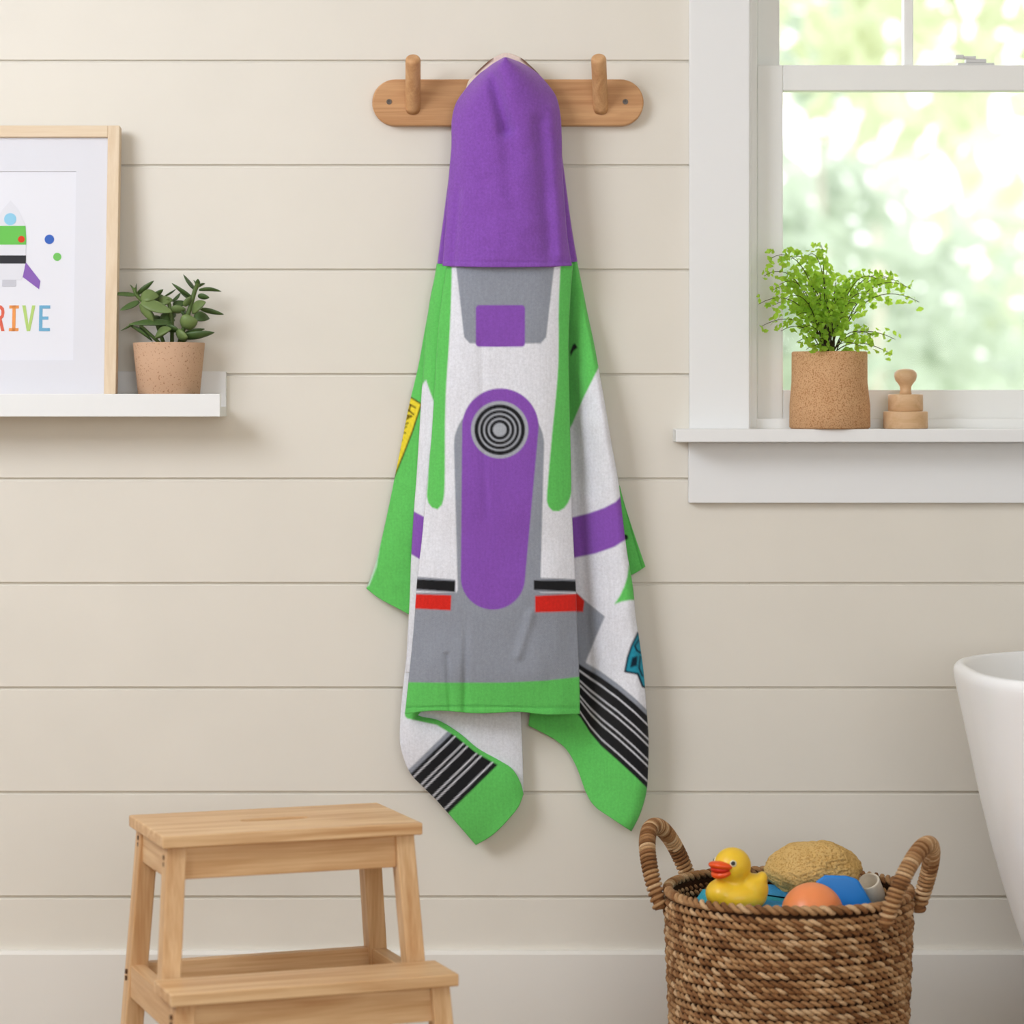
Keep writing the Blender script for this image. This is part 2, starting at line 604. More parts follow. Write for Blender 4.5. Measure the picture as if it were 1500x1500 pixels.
# ------------------------------------------------------------------ garden beyond the window
gm = mat('lawn', (150, 166, 126), 0.9, 0.1, 0.3, 2)
structure(MB().box((-14, 0.3, -0.62), (22, 60, -0.6)).build('lawn', gm))
LEAF = [leaf_mat('garden_leaf_' + n_, c_, t_, 0.6, 0.2, 1.5) for n_, c_, t_ in (
    ('yellow', (210, 214, 186), (214, 219, 192)), ('mid', (202, 210, 186), (207, 216, 192)), ('blue', (196, 206, 192), (202, 212, 198)))]  # leaf colours paled so the overexposed haze sits in the material
BARK = mat('grey_bark', (196, 190, 178), 0.9, 0.1, 0.2, 8)


def tree(x, y, zc_, rx, rz, nleaf, size, mi, label, seed, name='garden_tree', cat='tree'):
    rg = np.random.default_rng(seed)
    t = thing(name, label, cat, (x, y, -0.6))
    path = [(x, y, -0.6), (x + 0.05, y, zc_ * 0.5 - 0.3), (x - 0.03, y, zc_ + 0.3 * rz)]
    MB().tube(path, [0.11, 0.08, 0.03], 8).build('trunk', BARK, t, True)
    cl = rg.normal(size=(26, 3))
    cl /= np.linalg.norm(cl, axis=1)[:, None]
    cl *= rg.uniform(0.35, 1.0, (26, 1)) ** 0.5
    v, f = [], []
    for i in range(nleaf):
        c = cl[rg.integers(26)] * np.array([rx, rx * 0.8, rz]) + rg.normal(size=3) * 0.16 * rx
        c += np.array([x, y, zc_])
        a = rg.normal(size=3)
        a /= np.linalg.norm(a)
        b = np.cross(a, rg.normal(size=3))
        b /= np.linalg.norm(b)
        nn = np.cross(a, b)
        L, Wd = size * rg.uniform(0.7, 1.3), size * rg.uniform(0.35, 0.55)
        q = len(v)
        v += [c - a * L, c + b * Wd + nn * Wd * 0.3, c + a * L, c - b * Wd + nn * Wd * 0.3]
        f.append((q, q + 1, q + 2, q + 3))
    link('crown', v, f, LEAF[mi], t)
    return t


tree(4.0, 15.0, 4.6, 2.1, 2.4, 520, 0.24, 0, 'yellow-green leafy tree close behind the window panes', 3)
tree(6.9, 21.0, 2.9, 2.3, 2.1, 560, 0.26, 1, 'pale green rounded tree beyond the window, low at the right', 4)
tree(3.0, 22.5, 3.0, 1.9, 2.2, 560, 0.26, 2, 'blue-green tree seen low through the window behind the fern', 5)
tree(4.6, 31.0, 6.8, 2.4, 2.2, 300, 0.3, 0, 'far yellow-green tree high behind the window meeting rail', 6)
tree(10.0, 33.0, 4.2, 2.8, 2.4, 420, 0.3, 1, 'far pale tree at the right side of the window view', 8)
tree(5.2, 36.0, 1.6, 4.2, 1.7, 1100, 0.34, 2, 'low blue-green bush at the foot of the window view', 9, 'garden_bush', 'bush')

rg = np.random.default_rng(33)
v, f = [], []
for i in range(4200):
    c = np.array([rg.uniform(-16, 24), rg.uniform(44, 47), 0.0])
    top_h = 3.6 + 0.9 * math.sin(c[0] * 0.9) + 0.6 * math.sin(c[0] * 2.3 + 1)
    c[2] = -0.6 + (top_h + 0.6) * rg.uniform(0, 1) ** 0.8
    a = rg.normal(size=3)
    a /= np.linalg.norm(a)
    b = np.cross(a, rg.normal(size=3))
    b /= np.linalg.norm(b)
    L, Wd = rg.uniform(.26, .5), rg.uniform(.15, .26)
    q = len(v)
    v += [c - a * L, c + b * Wd, c + a * L, c - b * Wd]
    f.append((q, q + 1, q + 2, q + 3))
tag(link('garden_hedge', v, f, LEAF[1]), 'pale leafy hedge across the far end of the garden beyond the window', 'hedge', kind='stuff')

# ------------------------------------------------------------------ peg rail
zr0, zr1 = P(0, 184, -0.022)[2], P(0, 116, -0.022)[2]
xr0_, xr1_ = P(545, 0, -0.022)[0], P(943, 0, -0.022)[0]
hr = (zr1 - zr0) / 2
zc = (zr0 + zr1) / 2
rail = thing('peg_rail', 'oak peg rail with rounded ends screwed to the cream plank wall', 'peg rail', ((xr0_ + xr1_) / 2, 0, zc))
pts = []
for i in range(25):
    t = PI / 2 + PI * i / 24
    pts.append((xr0_ + hr + hr * math.cos(t), zc + hr * math.sin(t)))
for i in range(25):
    t = -PI / 2 + PI * i / 24
    pts.append((xr1_ - hr + hr * math.cos(t), zc + hr * math.sin(t)))
MB().prism(pts, -0.022, 0.0).build('backplate', M['oak'], rail, bevel=0.003, seg=3)
for ppx, tip in ((605, 89), (742, 97), (880, 88)):
    a, b = Vector(P(ppx, 161, -0.016)), Vector(P(ppx - (3 if ppx > 800 else 0), tip, -0.088))
    ax = (b - a).normalized()
    path, rad = [], []
    r0 = 0.0132
    L = (b - a).length
    for s_ in np.linspace(0, L, 12):
        path.append(a + ax * s_)
        rad.append(r0)
    for t in np.linspace(0.15, PI / 2, 6):
        path.append(b + ax * (0.007 * math.sin(t)))
        rad.append(max(0.004, r0 * (1 - 0.42 * (1 - math.cos(t)))))
    MB().tube(path, rad, 28).build('peg', M['oakz'], rail, True)
for ppx in (570, 916):
    c = P(ppx, 149, -0.0225)
    mb = MB()
    for k2, (r_, yy) in enumerate(((0.0052, -0.0232), (0.0045, -0.0236))):
        pass
    th = np.arange(20) * 2 * PI / 20
    v = [(c[0] + 0.005 * math.cos(t), -0.0215, c[2] + 0.005 * math.sin(t)) for t in th] + \
        [(c[0] + 0.0046 * math.cos(t), -0.0234, c[2] + 0.0046 * math.sin(t)) for t in th] + \
        [(c[0] + 0.0018 * math.cos(t), -0.0236, c[2] + 0.0018 * math.sin(t)) for t in th] + \
        [(c[0] + 0.0014 * math.cos(t), -0.0222, c[2] + 0.0014 * math.sin(t)) for t in th]
    f = []
    for r_ in range(3):
        f += [(r_ * 20 + i, r_ * 20 + (i + 1) % 20, (r_ + 1) * 20 + (i + 1) % 20, (r_ + 1) * 20 + i) for i in range(20)]
    f += [tuple(60 + i for i in range(20)), tuple(range(19, -1, -1))]
    mb.add(v, f).build('screw', M['steel'], rail, label='dark steel screw head')

# ------------------------------------------------------------------ hooded towel
COL = {k_: np.array(lin(c_)) for k_, c_ in dict(
    white=(238, 239, 246), purple=(142, 86, 186), green=(104, 206, 100), grey=(152, 157, 168), black=(30, 30, 33), red=(226, 44, 34),
    yellow=(244, 222, 58), teal=(40, 152, 178), cream=(240, 220, 204), brown=(112, 70, 44), dgreen=(58, 152, 62), ink=(70, 44, 8),
    navy=(16, 40, 56), silver=(176, 180, 188)).items()}


class Ink:
    """lays flat print colours over cloth, in the cloth's own flat coordinates"""

    def __init__(s, x, y, base, soft=1.0):
        s.x, s.y, s.soft = x.ravel(), y.ravel(), soft
        s.c = np.tile(COL[base], (s.x.size, 1))

    def put(s, sd, col, alpha=1.0):
        a = np.clip(0.5 - sd / (2 * s.soft), 0, 1) * alpha
        s.c = s.c * (1 - a[:, None]) + COL[col] * a[:, None]

    def poly(s, pts):
        pts = np.array(pts, float)
        d = np.full(s.x.size, 1e18)
        sg = np.ones(s.x.size)
        j = len(pts) - 1
        for i in range(len(pts)):
            e = pts[j] - pts[i]
            wx, wy = s.x - pts[i, 0], s.y - pts[i, 1]
            t = np.clip((wx * e[0] + wy * e[1]) / (e @ e + 1e-12), 0, 1)
            d = np.minimum(d, (wx - e[0] * t) ** 2 + (wy - e[1] * t) ** 2)
            c1, c2, c3 = s.y >= pts[i, 1], s.y < pts[j, 1], e[0] * wy > e[1] * wx
            sg = np.where((c1 & c2 & c3) | (~c1 & ~c2 & ~c3), -sg, sg)
            j = i
        return sg * np.sqrt(d)

    def seg(s, a, b, r0, r1=None):
        r1 = r0 if r1 is None else r1
        e = np.array([b[0] - a[0], b[1] - a[1]], float)
        wx, wy = s.x - a[0], s.y - a[1]
        t = np.clip((wx * e[0] + wy * e[1]) / (e @ e + 1e-12), 0, 1)
        return np.hypot(wx - e[0] * t, wy - e[1] * t) - (r0 + (r1 - r0) * t)

    def lines(s, pts, r):
        d = np.full(s.x.size, 1e9)
        for a, b in zip(pts[:-1], pts[1:]):
            d = np.minimum(d, s.seg(a, b, r))
        return d

    def circ(s, c, r):
        return np.hypot(s.x - c[0], s.y - c[1]) - r

    def ell(s, c, rx, ry):
        k_ = np.hypot((s.x - c[0]) / rx, (s.y - c[1]) / ry)
        return (k_ - 1) * min(rx, ry)


def curve(pts, n, smooth=True):
    """resample a polyline to n points, lightly rounded"""
    p = np.array(pts, float)
    if smooth and len(p) > 2:
        q = [p[0]]
        for i in range(len(p) - 1):
            p0, p1, p2, p3 = p[max(i - 1, 0)], p[i], p[i + 1], p[min(i + 2, len(p) - 1)]
            for t in np.linspace(0, 1, 9)[1:]:
                q.append(0.5 * (2 * p1 + (p2 - p0) * t + (2 * p0 - 5 * p1 + 4 * p2 - p3) * t * t + (3 * p1 - p0 - 3 * p2 + p3) * t ** 3))
        p = np.array(q)
    s_ = np.concatenate([[0], np.cumsum(np.hypot(*np.diff(p, axis=0).T))])
    u = np.linspace(0, s_[-1], n)
    return np.stack([np.interp(u, s_, p[:, 0]), np.interp(u, s_, p[:, 1])], 1)


def coons(L, R, T, B, step=1.8):
    """four border polylines (L, R top to bottom; T, B left to right) to a grid of flat positions"""
    ln = lambda p: np.hypot(*np.diff(np.array(p, float), axis=0).T).sum()
    nv = int(max(ln(L), ln(R)) / step) + 2
    nu = int(max(ln(T), ln(B), 12) / step) + 2
    L, R, T, B = curve(L, nv), curve(R, nv), curve(T, nu), curve(B, nu)
    u, v = np.linspace(0, 1, nu)[None, :, None], np.linspace(0, 1, nv)[:, None, None]
    S = (1 - v) * T[None] + v * B[None] + (1 - u) * L[:, None] + u * R[:, None] \
        - ((1 - u) * (1 - v) * T[0] + u * (1 - v) * T[-1] + (1 - u) * v * B[0] + u * v * B[-1])
    return S[..., 0], S[..., 1], np.broadcast_to(u[..., 0], S.shape[:2]), np.broadcast_to(v[..., 0], S.shape[:2])


def vnoise(x, y, seed, sc):
    """smooth value noise for cloth"""
    rg = np.random.default_rng(seed)
    tab = rg.uniform(-1, 1, (64, 64))
    a, b = x / sc + seed * 3.1, y / sc + seed * 1.7
    i, j = np.floor(a).astype(int), np.floor(b).astype(int)
    fx, fy = a - i, b - j
    fx, fy = fx * fx * (3 - 2 * fx), fy * fy * (3 - 2 * fy)
    g_ = lambda p, q: tab[p % 64, q % 64]
    return (g_(i, j) * (1 - fx) + g_(i + 1, j) * fx) * (1 - fy) + (g_(i, j + 1) * (1 - fx) + g_(i + 1, j + 1) * fx) * fy


def sheet(name, grid, depth, ink, parent, material, thick=0.004, label=None):
    X, Y, U, V = grid
    dp = depth
    d = D + dp
    wx = (X - 750) * d / F
    wz = ZC - (Y - HOR) * d / F
    pts = np.stack([wx, dp, wz], -1).reshape(-1, 3)
    nv, nu = X.shape
    idx = np.arange(nv * nu).reshape(nv, nu)
    f = np.stack([idx[:-1, :-1], idx[1:, :-1], idx[1:, 1:], idx[:-1, 1:]], -1).reshape(-1, 4)
    o = link(name, pts, f.tolist(), material, parent, True, label=label)
    set_print(o, ink.c if hasattr(ink, 'c') else ink)
    so = o.modifiers.new('thickness', 'SOLIDIFY')
    so.thickness = thick
    so.offset = -1
    return o


tw = thing('hooded_towel', 'purple-hooded bath towel in green, white and grey hanging from the oak peg rail', 'towel', P(742, 90, -0.06))
bell = lambda t, p=2.4: 1 - np.abs(2 * t - 1) ** p
gauss = lambda d_, s_: np.exp(-(d_ / s_) ** 2)


def segd(X, Y, a, b):
    e = np.array([b[0] - a[0], b[1] - a[1]], float)
    t = np.clip(((X - a[0]) * e[0] + (Y - a[1]) * e[1]) / (e @ e), 0, 1)
    return np.hypot(X - a[0] - e[0] * t, Y - a[1] - e[1] * t)


# hood, front half
gr = coons([(738, 84), (716, 97), (696, 114), (679, 134), (667, 153), (661.5, 178), (661, 215), (657, 262), (653.5, 320), (648, 389)],
           [(743, 84), (766, 93), (786, 106), (803, 124), (815, 142), (821, 168), (823, 200), (824, 250), (827.5, 300), (831, 345), (838, 389)],
           [(738, 84), (743, 84)], [(648, 389), (700, 391), (760, 391.5), (838, 389)])
X, Y, U, V = gr
dep = -0.052 - 0.022 * V - bell(U, 2.6) * (0.066 - 0.032 * V)
dep += 0.016 * gauss(segd(X, Y, (719, 100), (742, 190)), 11) * np.clip((Y - 90) / 20, 0, 1)
dep += 0.006 * gauss(segd(X, Y, (742, 190), (752, 300)), 16)
dep -= 0.006 * gauss(segd(X, Y, (808, 160), (822, 372)), 9)
dep += 0.006 * gauss(segd(X, Y, (790, 180), (806, 380)), 10)
dep += 0.004 * gauss(segd(X, Y, (672, 280), (664, 388)), 5)
dep += 0.0035 * vnoise(X, Y, 3, 45) + 0.0012 * vnoise(X, Y, 5, 16)
dep += 0.0016 * gauss(Y - (383 + 2 * U), 1.6)
ik = Ink(X, Y, 'purple')
sheet('hood', gr, dep, ik, tw, M['hoodcloth'], label='purple velour hood')
# pale binding along the crown of the hood
gr = coons([(682, 132), (690, 160)], [(800, 128), (795, 160)],
           [(682, 132), (686, 119), (693, 111), (707, 97), (722, 85), (741, 77.5), (762, 84), (778, 97), (790, 109), (797, 117), (800, 128)],
           [(690, 160), (740, 130), (795, 160)])
X, Y, U, V = gr
ik = Ink(X, Y, 'cream')
ik.put(ik.lines([(697, 107.5), (707, 98), (721, 86)], 2.0), 'brown')
ik.put(ik.lines([(764, 86), (778, 97.5), (788, 107.5)], 2.0), 'brown')
sheet('hood_binding', gr, -0.044 - 0.012 * bell(U, 2), ik, tw, M['towel'], label='cream binding with brown edge')
# the hood's side folds behind the front
for sgn, Lp, Rp in ((-1, [(664, 215), (657, 262), (648, 330), (640.5, 386)], [(690, 215), (690, 262), (690, 330), (690, 389)]),
                    (1, [(800, 225), (800, 262), (800, 330), (800, 389)], [(823, 225), (829, 270), (837, 330), (846, 383)])):
    gr = coons(Lp, Rp, [Lp[0], Rp[0]], [Lp[-1], Rp[-1]])
    X, Y, U, V = gr
    uu = U if sgn < 0 else 1 - U
    sheet('hood_side', gr, -0.046 - 0.012 * np.sqrt(np.clip(uu * 2, 0, 1)) + 0.002 * vnoise(X, Y, 8, 30), Ink(X, Y, 'purple'), tw, M['hoodcloth'])

# the middle panel of the towel
gr = coons([(655, 386), (648, 430), (642, 480), (637, 560), (632, 640), (625, 710), (618, 790), (611, 850), (606, 920), (598, 1000), (593, 1046)],
           [(840, 386), (836, 430), (833, 500), (834, 580), (836, 660), (838, 750), (843, 850), (846, 920), (849, 1000), (849.5, 1046)],
           [(655, 386), (740, 388), (840, 386)], [(593, 1046), (640, 1041), (700, 1045), (760, 1043), (800, 1047), (849.5, 1046)])
X, Y, U, V = gr
dep = -0.066 - bell(U, 3.5) * (0.028 - 0.004 * V)
dep += 0.0032 * vnoise(X, Y, 11, 60) * (0.4 + V) + 0.0016 * vnoise(X, Y * 0.45, 12, 24) * (0.3 + V)
dep += 0.006 * gauss(segd(X, Y, (683, 900), (681, 1046)), 5) * np.clip((Y - 880) / 100, 0, 1)
dep += 0.004 * gauss(segd(X, Y, (655, 960), (660, 1046)), 4)
dep -= 0.005 * gauss(segd(X, Y, (760, 960), (778, 900)), 7)
dep += 0.004 * gauss(segd(X, Y, (705, 500), (712, 760)), 6) * 0.5
dep += 0.0014 * gauss(Y - 1036, 1.5)
ik = Ink(X, Y, 'white')
ik.put(ik.poly([(666, 370), (814, 370), (800, 494), (792, 503), (688, 503), (680, 494)]), 'grey')
ik.put(ik.poly([(702, 452), (764, 452), (764, 503), (702, 503)]) - 5, 'purple')
for pts_ in ([(655, 380), (661, 380), (659, 470), (652, 590), (651, 700), (649, 732), (642, 745), (632, 742), (626, 728), (628, 690), (634, 560), (640, 470)],
             [(822, 380), (846, 380), (840, 500), (840, 600), (838, 700), (835, 728), (826, 744), (813, 749), (803, 740), (802, 722), (808, 650), (818, 540), (819, 450)]):
    ik.put(ik.poly(curve(pts_ + pts_[:1], 90)) - 0.5, 'green')
low = [(580, 868), (668, 868), (676, 858), (790, 860), (786, 868), (870, 870), (870, 1060), (580, 1060)]
ik.put(ik.poly(low), 'grey')
ik.put(ik.seg((731, 652), (731, 880), 66, 60), 'grey')
ik.put(ik.seg((733, 625), (722, 846), 56, 47), 'purple')
for x0, x1, y0, dy in ((600, 667, 848, 3), (782, 860, 850, 1)):
    ik.put(ik.poly([(x0, y0 - 4), (x1, y0 - 2 + dy), (x1, y0 + 17 + dy), (x0, y0 + 17)]), 'grey')
    ik.put(ik.poly([(x0, y0), (x1, y0 + dy), (x1 - 1, y0 + 16 + dy), (x0, y0 + 14)]), 'black')
for q in ([(600, 870), (661, 872), (660, 894), (600, 891)], [(784, 873), (862, 869), (862, 895), (784, 897)]):
    ik.put(ik.poly(q), 'red')
hub = (732, 629.5)
ik.put(ik.circ(hub, 42), 'silver')
ik.put(ik.circ(hub, 37), 'black')
for r_ in (16, 23, 30):
    ik.put(np.abs(ik.circ(hub, r_)) - 1.3, 'silver')
ik.put(ik.circ(hub, 10), 'silver')
hem = ik.poly([(570, 999), (640, 1000), (740, 1000), (800, 997), (870, 989), (870, 1080), (570, 1080)])
ik.put(hem, 'green')
ik.put(np.abs(ik.y - (1035 + 2 * np.sin(ik.x / 40))) - 0.5, 'dgreen', 0.7)
sheet('back_panel', gr, dep, ik, tw, M['towel'], label='middle panel printed in white, grey and purple')

# pleat just left of the middle panel
gr = coons([(641, 388), (628, 450), (620, 540), (615, 620), (610, 700), (606, 750), (602, 820), (600, 880), (597, 930), (594, 985)],
           [(690, 388), (680, 450), (675, 540), (670, 620), (665, 700), (660, 750), (655, 820), (650, 880), (648, 930), (645, 985)],
           [(641, 388), (690, 388)], [(594, 985), (645, 985)])
X, Y, U, V = gr
ik = Ink(X, Y, 'white')
ik.put(ik.poly([(600, 370), (700, 370), (700, 640), (650, 620), (638, 594), (630, 574), (624, 556), (600, 590)]), 'green')
ik.put(ik.poly([(590, 735), (604, 748), (621, 757), (670, 770), (670, 840), (616, 820), (603, 812), (590, 806)]), 'purple')
sheet('side_panel', gr, -0.040 - 0.018 * np.sin(np.clip(U * 2.2, 0, 1) * PI / 2) + 0.002 * vnoise(X, Y, 21, 40), ik, tw, M['towel'])
# outer left flap with the yellow name strip
gr = coons([(640, 386), (632, 430), (622, 485), (612, 540), (600, 590), (590, 640), (580, 690), (571, 735), (559, 790), (548, 832), (536.5, 862)],
           [(680, 386), (672, 430), (664, 485), (660, 540), (655, 590), (650, 640), (645, 690), (640, 735), (632, 790), (624, 832), (612, 907)],
           [(640, 386), (680, 386)], [(536.5, 862), (556, 877), (584, 892), (612, 907)])
X, Y, U, V = gr
ik = Ink(X, Y, 'green')
lab = [(585, 560), (599, 580.5), (617, 592), (604, 632), (590, 668), (580, 692), (575, 705), (560, 705)]
ik.put(ik.poly(lab) - 1.2, 'ink')
ik.put(ik.poly(lab) + 0.8, 'yellow')
z6 = lambda *p: [(540 + a_ / 7.5, 560 + b_ / 7.5) for a_, b_ in p]
for st in (z6((425, 228), (512, 278)), z6((414, 285), (492, 352)), z6((462, 250), (440, 318)),
           z6((398, 360), (470, 372)), z6((470, 372), (402, 412)), z6((436, 366), (428, 396)),
           z6((382, 466), (366, 548)), z6((382, 466), (432, 448)), z6((372, 512), (412, 488)), z6((366, 548), (404, 556)),
           z6((352, 606), (368, 634)), z6((330, 725), (340, 738))):
    ik.put(ik.lines(st, 1.0), 'ink')
ik.put(ik.poly([(556, 770), (561, 772), (552, 830), (541, 858), (530, 862), (545, 830)]), 'white', 0.55)
sheet('side_panel', gr, -0.018 - 0.016 * np.sin(np.clip(U * 1.5, 0, 1) * PI / 2) + 0.004 * vnoise(X, Y, 31, 50) + 0.001 * vnoise(X, Y, 32, 18), ik, tw, M['towel'])

# right side of the towel, falling to the striped corner
gr = coons([(780, 378), (780, 500), (780, 620), (780, 740), (780, 860), (785, 960), (778, 1030), (774, 1063)],
           [(844, 376), (853, 420), (861, 460), (870, 502), (878, 545), (887, 595), (896, 650), (906, 705), (913, 765), (919, 812), (927, 858), (931, 900), (937, 940), (943, 985), (947, 1035), (950, 1080), (949.5, 1125), (947, 1160), (938, 1192), (925, 1218)],
           [(780, 378), (844, 376)],
           [(774, 1063), (792, 1072), (815, 1085), (832, 1101), (846, 1127), (858, 1160), (871, 1181), (896, 1199), (925, 1218)])
X, Y, U, V = gr
ik = Ink(X, Y, 'white')
ik.put(ik.poly([(770, 370), (900, 370), (890, 520), (878, 536), (868, 556), (854, 584), (838, 622), (820, 650), (770, 650)]), 'green')
ik.put(ik.poly([(835, 516), (839, 505), (842, 503), (846, 509), (840, 514), (836, 522)]), 'black')
ik.put(ik.poly([(770, 770), (838, 758), (862, 752), (885, 744), (902, 735), (914, 722), (930, 780), (916, 791), (900, 801), (872, 811), (842, 817), (770, 825)]), 'purple')
ik.put(ik.poly([(900, 885), (908, 873), (915, 858), (919, 845), (921, 828), (935, 860), (932, 879), (922, 879), (911, 881)]), 'green')
ik.put(ik.poly([(770, 860), (844, 868), (862, 884), (886, 903), (872, 935), (858, 970), (850, 980), (770, 980)]), 'grey')
ik.put(ik.poly([(800, 870), (846, 870), (856, 880), (854, 896), (800, 896)]), 'red')
lg = [(950, 918), (934, 927), (925, 945), (919, 963), (915, 984), (934, 987.5), (941, 1006), (955, 1010)]
ik.put(ik.poly(lg) - 1.0, 'navy')
ik.put(ik.poly(lg) + 2.0, 'teal')
ik.put(ik.lines([(936, 937), (930, 946), (933, 953), (938, 956)], 1.3), 'navy')
ik.put(ik.poly([(927, 964), (933, 962), (932, 974), (924, 977)]) - 1, 'navy')
ik.put(ik.lines([(938, 962), (936, 978), (941, 990)], 1.2), 'navy')
top_ = np.array([(780, 930), (858, 979), (880, 992), (905, 1010), (930, 1031), (960, 1060)], float)
bot_ = np.array([(780, 965), (851, 1052), (865, 1074), (881, 1093), (905, 1114), (930, 1137), (960, 1166)], float)
yt, yb = np.interp(ik.x, top_[:, 0], top_[:, 1]), np.interp(ik.x, bot_[:, 0], bot_[:, 1])
tt = (ik.y - yt) / (yb - yt)
hh = (yb - yt) * 0.72
ik.put((-tt - 0.0) * hh - 6, 'grey')
ik.put(-tt * hh, 'black')
for t_ in (0.12, 0.31, 0.40, 0.60, 0.69, 0.90):
    ik.put(np.abs(tt - t_) * hh - 0.9, 'white')
ik.put((1 - tt) * hh, 'green')
un = np.clip((U - 0.45) / 0.5, 0, 1)
dep = -0.020 - (0.012 + 0.030 * np.minimum(V / 0.3, 1)) * un * un * (3 - 2 * un) + 0.007 * np.clip((U - 0.93) / 0.07, 0, 1) ** 2
dep += 0.004 * vnoise(X, Y, 41, 60) + 0.0012 * vnoise(X, Y, 42, 20)
dep -= 0.010 * gauss(segd(X, Y, (905, 900), (935, 1200)), 26) * 0.6
sheet('side_panel', gr, dep, ik, tw, M['towel'])
# small green flap behind on the right
gr = coons([(880, 690), (895, 760), (905, 850)], [(908, 712), (916, 742), (930, 785), (945.5, 830)], [(880, 690), (908, 712)], [(905, 850), (928, 841), (945.5, 830)])
X, Y, U, V = gr
ik = Ink(X, Y, 'green')
ik.put(ik.circ((916, 787), 4), 'black')
ik.put(ik.lines([(914, 735), (926, 780), (941, 832)], 0.6), 'dgreen')
sheet('side_panel', gr, -0.012 - 0.004 * bell(U) + 0.002 * vnoise(X, Y, 51, 30), ik, tw, M['towel'])
# left corner with the stripes, printed face
gr = coons([(603, 880), (596, 955), (589, 1020), (586, 1060), (587, 1095), (600, 1131), (622, 1155), (641, 1174), (670, 1207), (697, 1238)],
           [(650, 880), (640, 960), (625, 1030), (612, 1047), (642, 1055), (672, 1073), (700, 1096), (730, 1113), (750, 1126), (762, 1145), (767, 1163)],
           [(603, 880), (650, 880)], [(697, 1238), (722, 1223), (746, 1199), (760, 1181), (767, 1163)])
X, Y, U, V = gr
ik = Ink(X, Y, 'white')
o_, e1, e2 = np.array([605, 1130.]), np.array([55, -54.]), np.array([54, 59.])
inv = np.linalg.inv(np.stack([e1, e2], 1))
q_ = (np.stack([ik.x, ik.y], 1) - o_) @ inv.T
tt = q_[:, 1]
ik.put((-tt) * 76 - 6, 'grey')
ik.put(-tt * 76, 'black')
for t_ in (0.08, 0.28, 0.37, 0.58, 0.67, 0.90):
    ik.put(np.abs(tt - t_) * 76 - 0.9, 'white')
ik.put((1 - tt) * 76, 'green')
ik.put(ik.lines([(600, 1046), (642, 1055), (672, 1073), (700, 1096), (730, 1113), (750, 1126), (762, 1145), (767, 1163)], 7), 'green')
dep = -0.040 - 0.012 * bell(U, 2) + 0.003 * vnoise(X, Y, 61, 40)
dep += 0.008 * gauss(segd(X, Y, (767, 1163), (700, 1237)), 22) * 0.6
sheet('corner', gr, dep, ik, tw, M['towel'])
# its white terry back turned towards the room
gr = coons([(610, 1000), (606, 1053)], [(761, 1000), (763, 1047), (765, 1090), (767, 1162)],
           [(610, 1000), (761, 1000)], [(606, 1053), (642, 1062), (672, 1080), (700, 1103), (730, 1120), (750, 1133), (767, 1162)])
X, Y, U, V = gr
dep = -0.026 - 0.012 * np.sin(U * PI) + 0.003 * vnoise(X, Y, 71, 40)
sheet('corner_lining', gr, dep, Ink(X, Y, 'white'), tw, M['towel'], label='white terry back of the corner')

# ------------------------------------------------------------------ picture ledge, framed print, succulent
ys = -0.112
a, b = pbox(-330, 577, 322.5, 610.5, ys, ys + 0.014)
ledge = thing('picture_ledge', 'white picture ledge shelf with a front lip on the left wall', 'shelf', ((a[0] + P(333, 0, 0)[0]) / 2, 0, a[2]))
x0, x1 = a[0], P(322.5, 0, ys)[0]
MB().box(a, b).build('front_lip', M['white'], ledge, bevel=0.0012)
zf = P(0, 595.5, -0.02)[2]
MB().box((x0, ys + 0.014, a[2]), (x1, -0.012, zf)).build('shelf_board', M['white'], ledge, bevel=0.001)
MB().box((x0, -0.012, a[2]), (x1, 0, P(0, 544, -0.012)[2])).build('back_board', M['white'], ledge, bevel=0.001)

# framed print leaning on the ledge
hF, wF, tF, fw = 0.497, 0.385, 0.026, 0.0205
yb0 = ys + 0.018
xR = P(172, 0, -0.07)[0]
frame = thing('framed_print', 'pale ash picture frame with a white-matted print leaning on the ledge', 'picture', (xR - wF / 2, yb0, zf))
hF = P(0, 181.5, -0.04)[2] - zf
tilt = Matrix.Rotation(-math.atan2(0.052, hF), 3, 'X')


def tl(mb):
    mb.v = [tuple(tilt @ Vector(p)) for p in mb.v]
    return mb


h2 = wF / 2
ashx = wood('pale_ash_rail', (234, 214, 186), (220, 194, 160), 'x', 0.5, 0.9)
for q in (((-h2, 0, 0), (-h2 + fw, tF, hF)), ((h2 - fw, 0, 0), (h2, tF, hF))):
    tl(MB().box(*q)).build('frame_side', M['ash'], frame, bevel=0.0012, local=True)
for q in (((-h2 + fw, 0, 0), (h2 - fw, tF, fw)), ((-h2 + fw, 0, hF - fw), (h2 - fw, tF, hF))):
    tl(MB().box(*q)).build('frame_rail', ashx, frame, bevel=0.0012, local=True)
# flat coordinates of the print: photo px to frame-local
SP = F / (D - 0.07)
lx = lambda px: (px - 172) / SP + h2
lz = lambda py: hF - (py - 181.5) / SP
mb = MB()
ya = 0.008
wx1, wx0, wz1, wz0 = lx(108), -lx(108), lz(249), lz(529)
wx0 = -wx1
for q in (((-h2 + fw, ya, fw), (wx0, ya + 0.004, hF - fw)), ((wx1, ya, fw), (h2 - fw, ya + 0.004, hF - fw)),
          ((wx0, ya, fw), (wx1, ya + 0.004, wz0)), ((wx0, ya, wz1), (wx1, ya + 0.004, hF - fw))):
    mb.box(*q)
tl(mb).build('mat_board', M['mat_board'], frame, local=True)
pap = tl(MB().box((wx0 - 0.01, ya + 0.0025, wz0 - 0.01), (wx1 + 0.01, ya + 0.006, wz1 + 0.01))).build('print_sheet', M['paper'], frame, local=True)


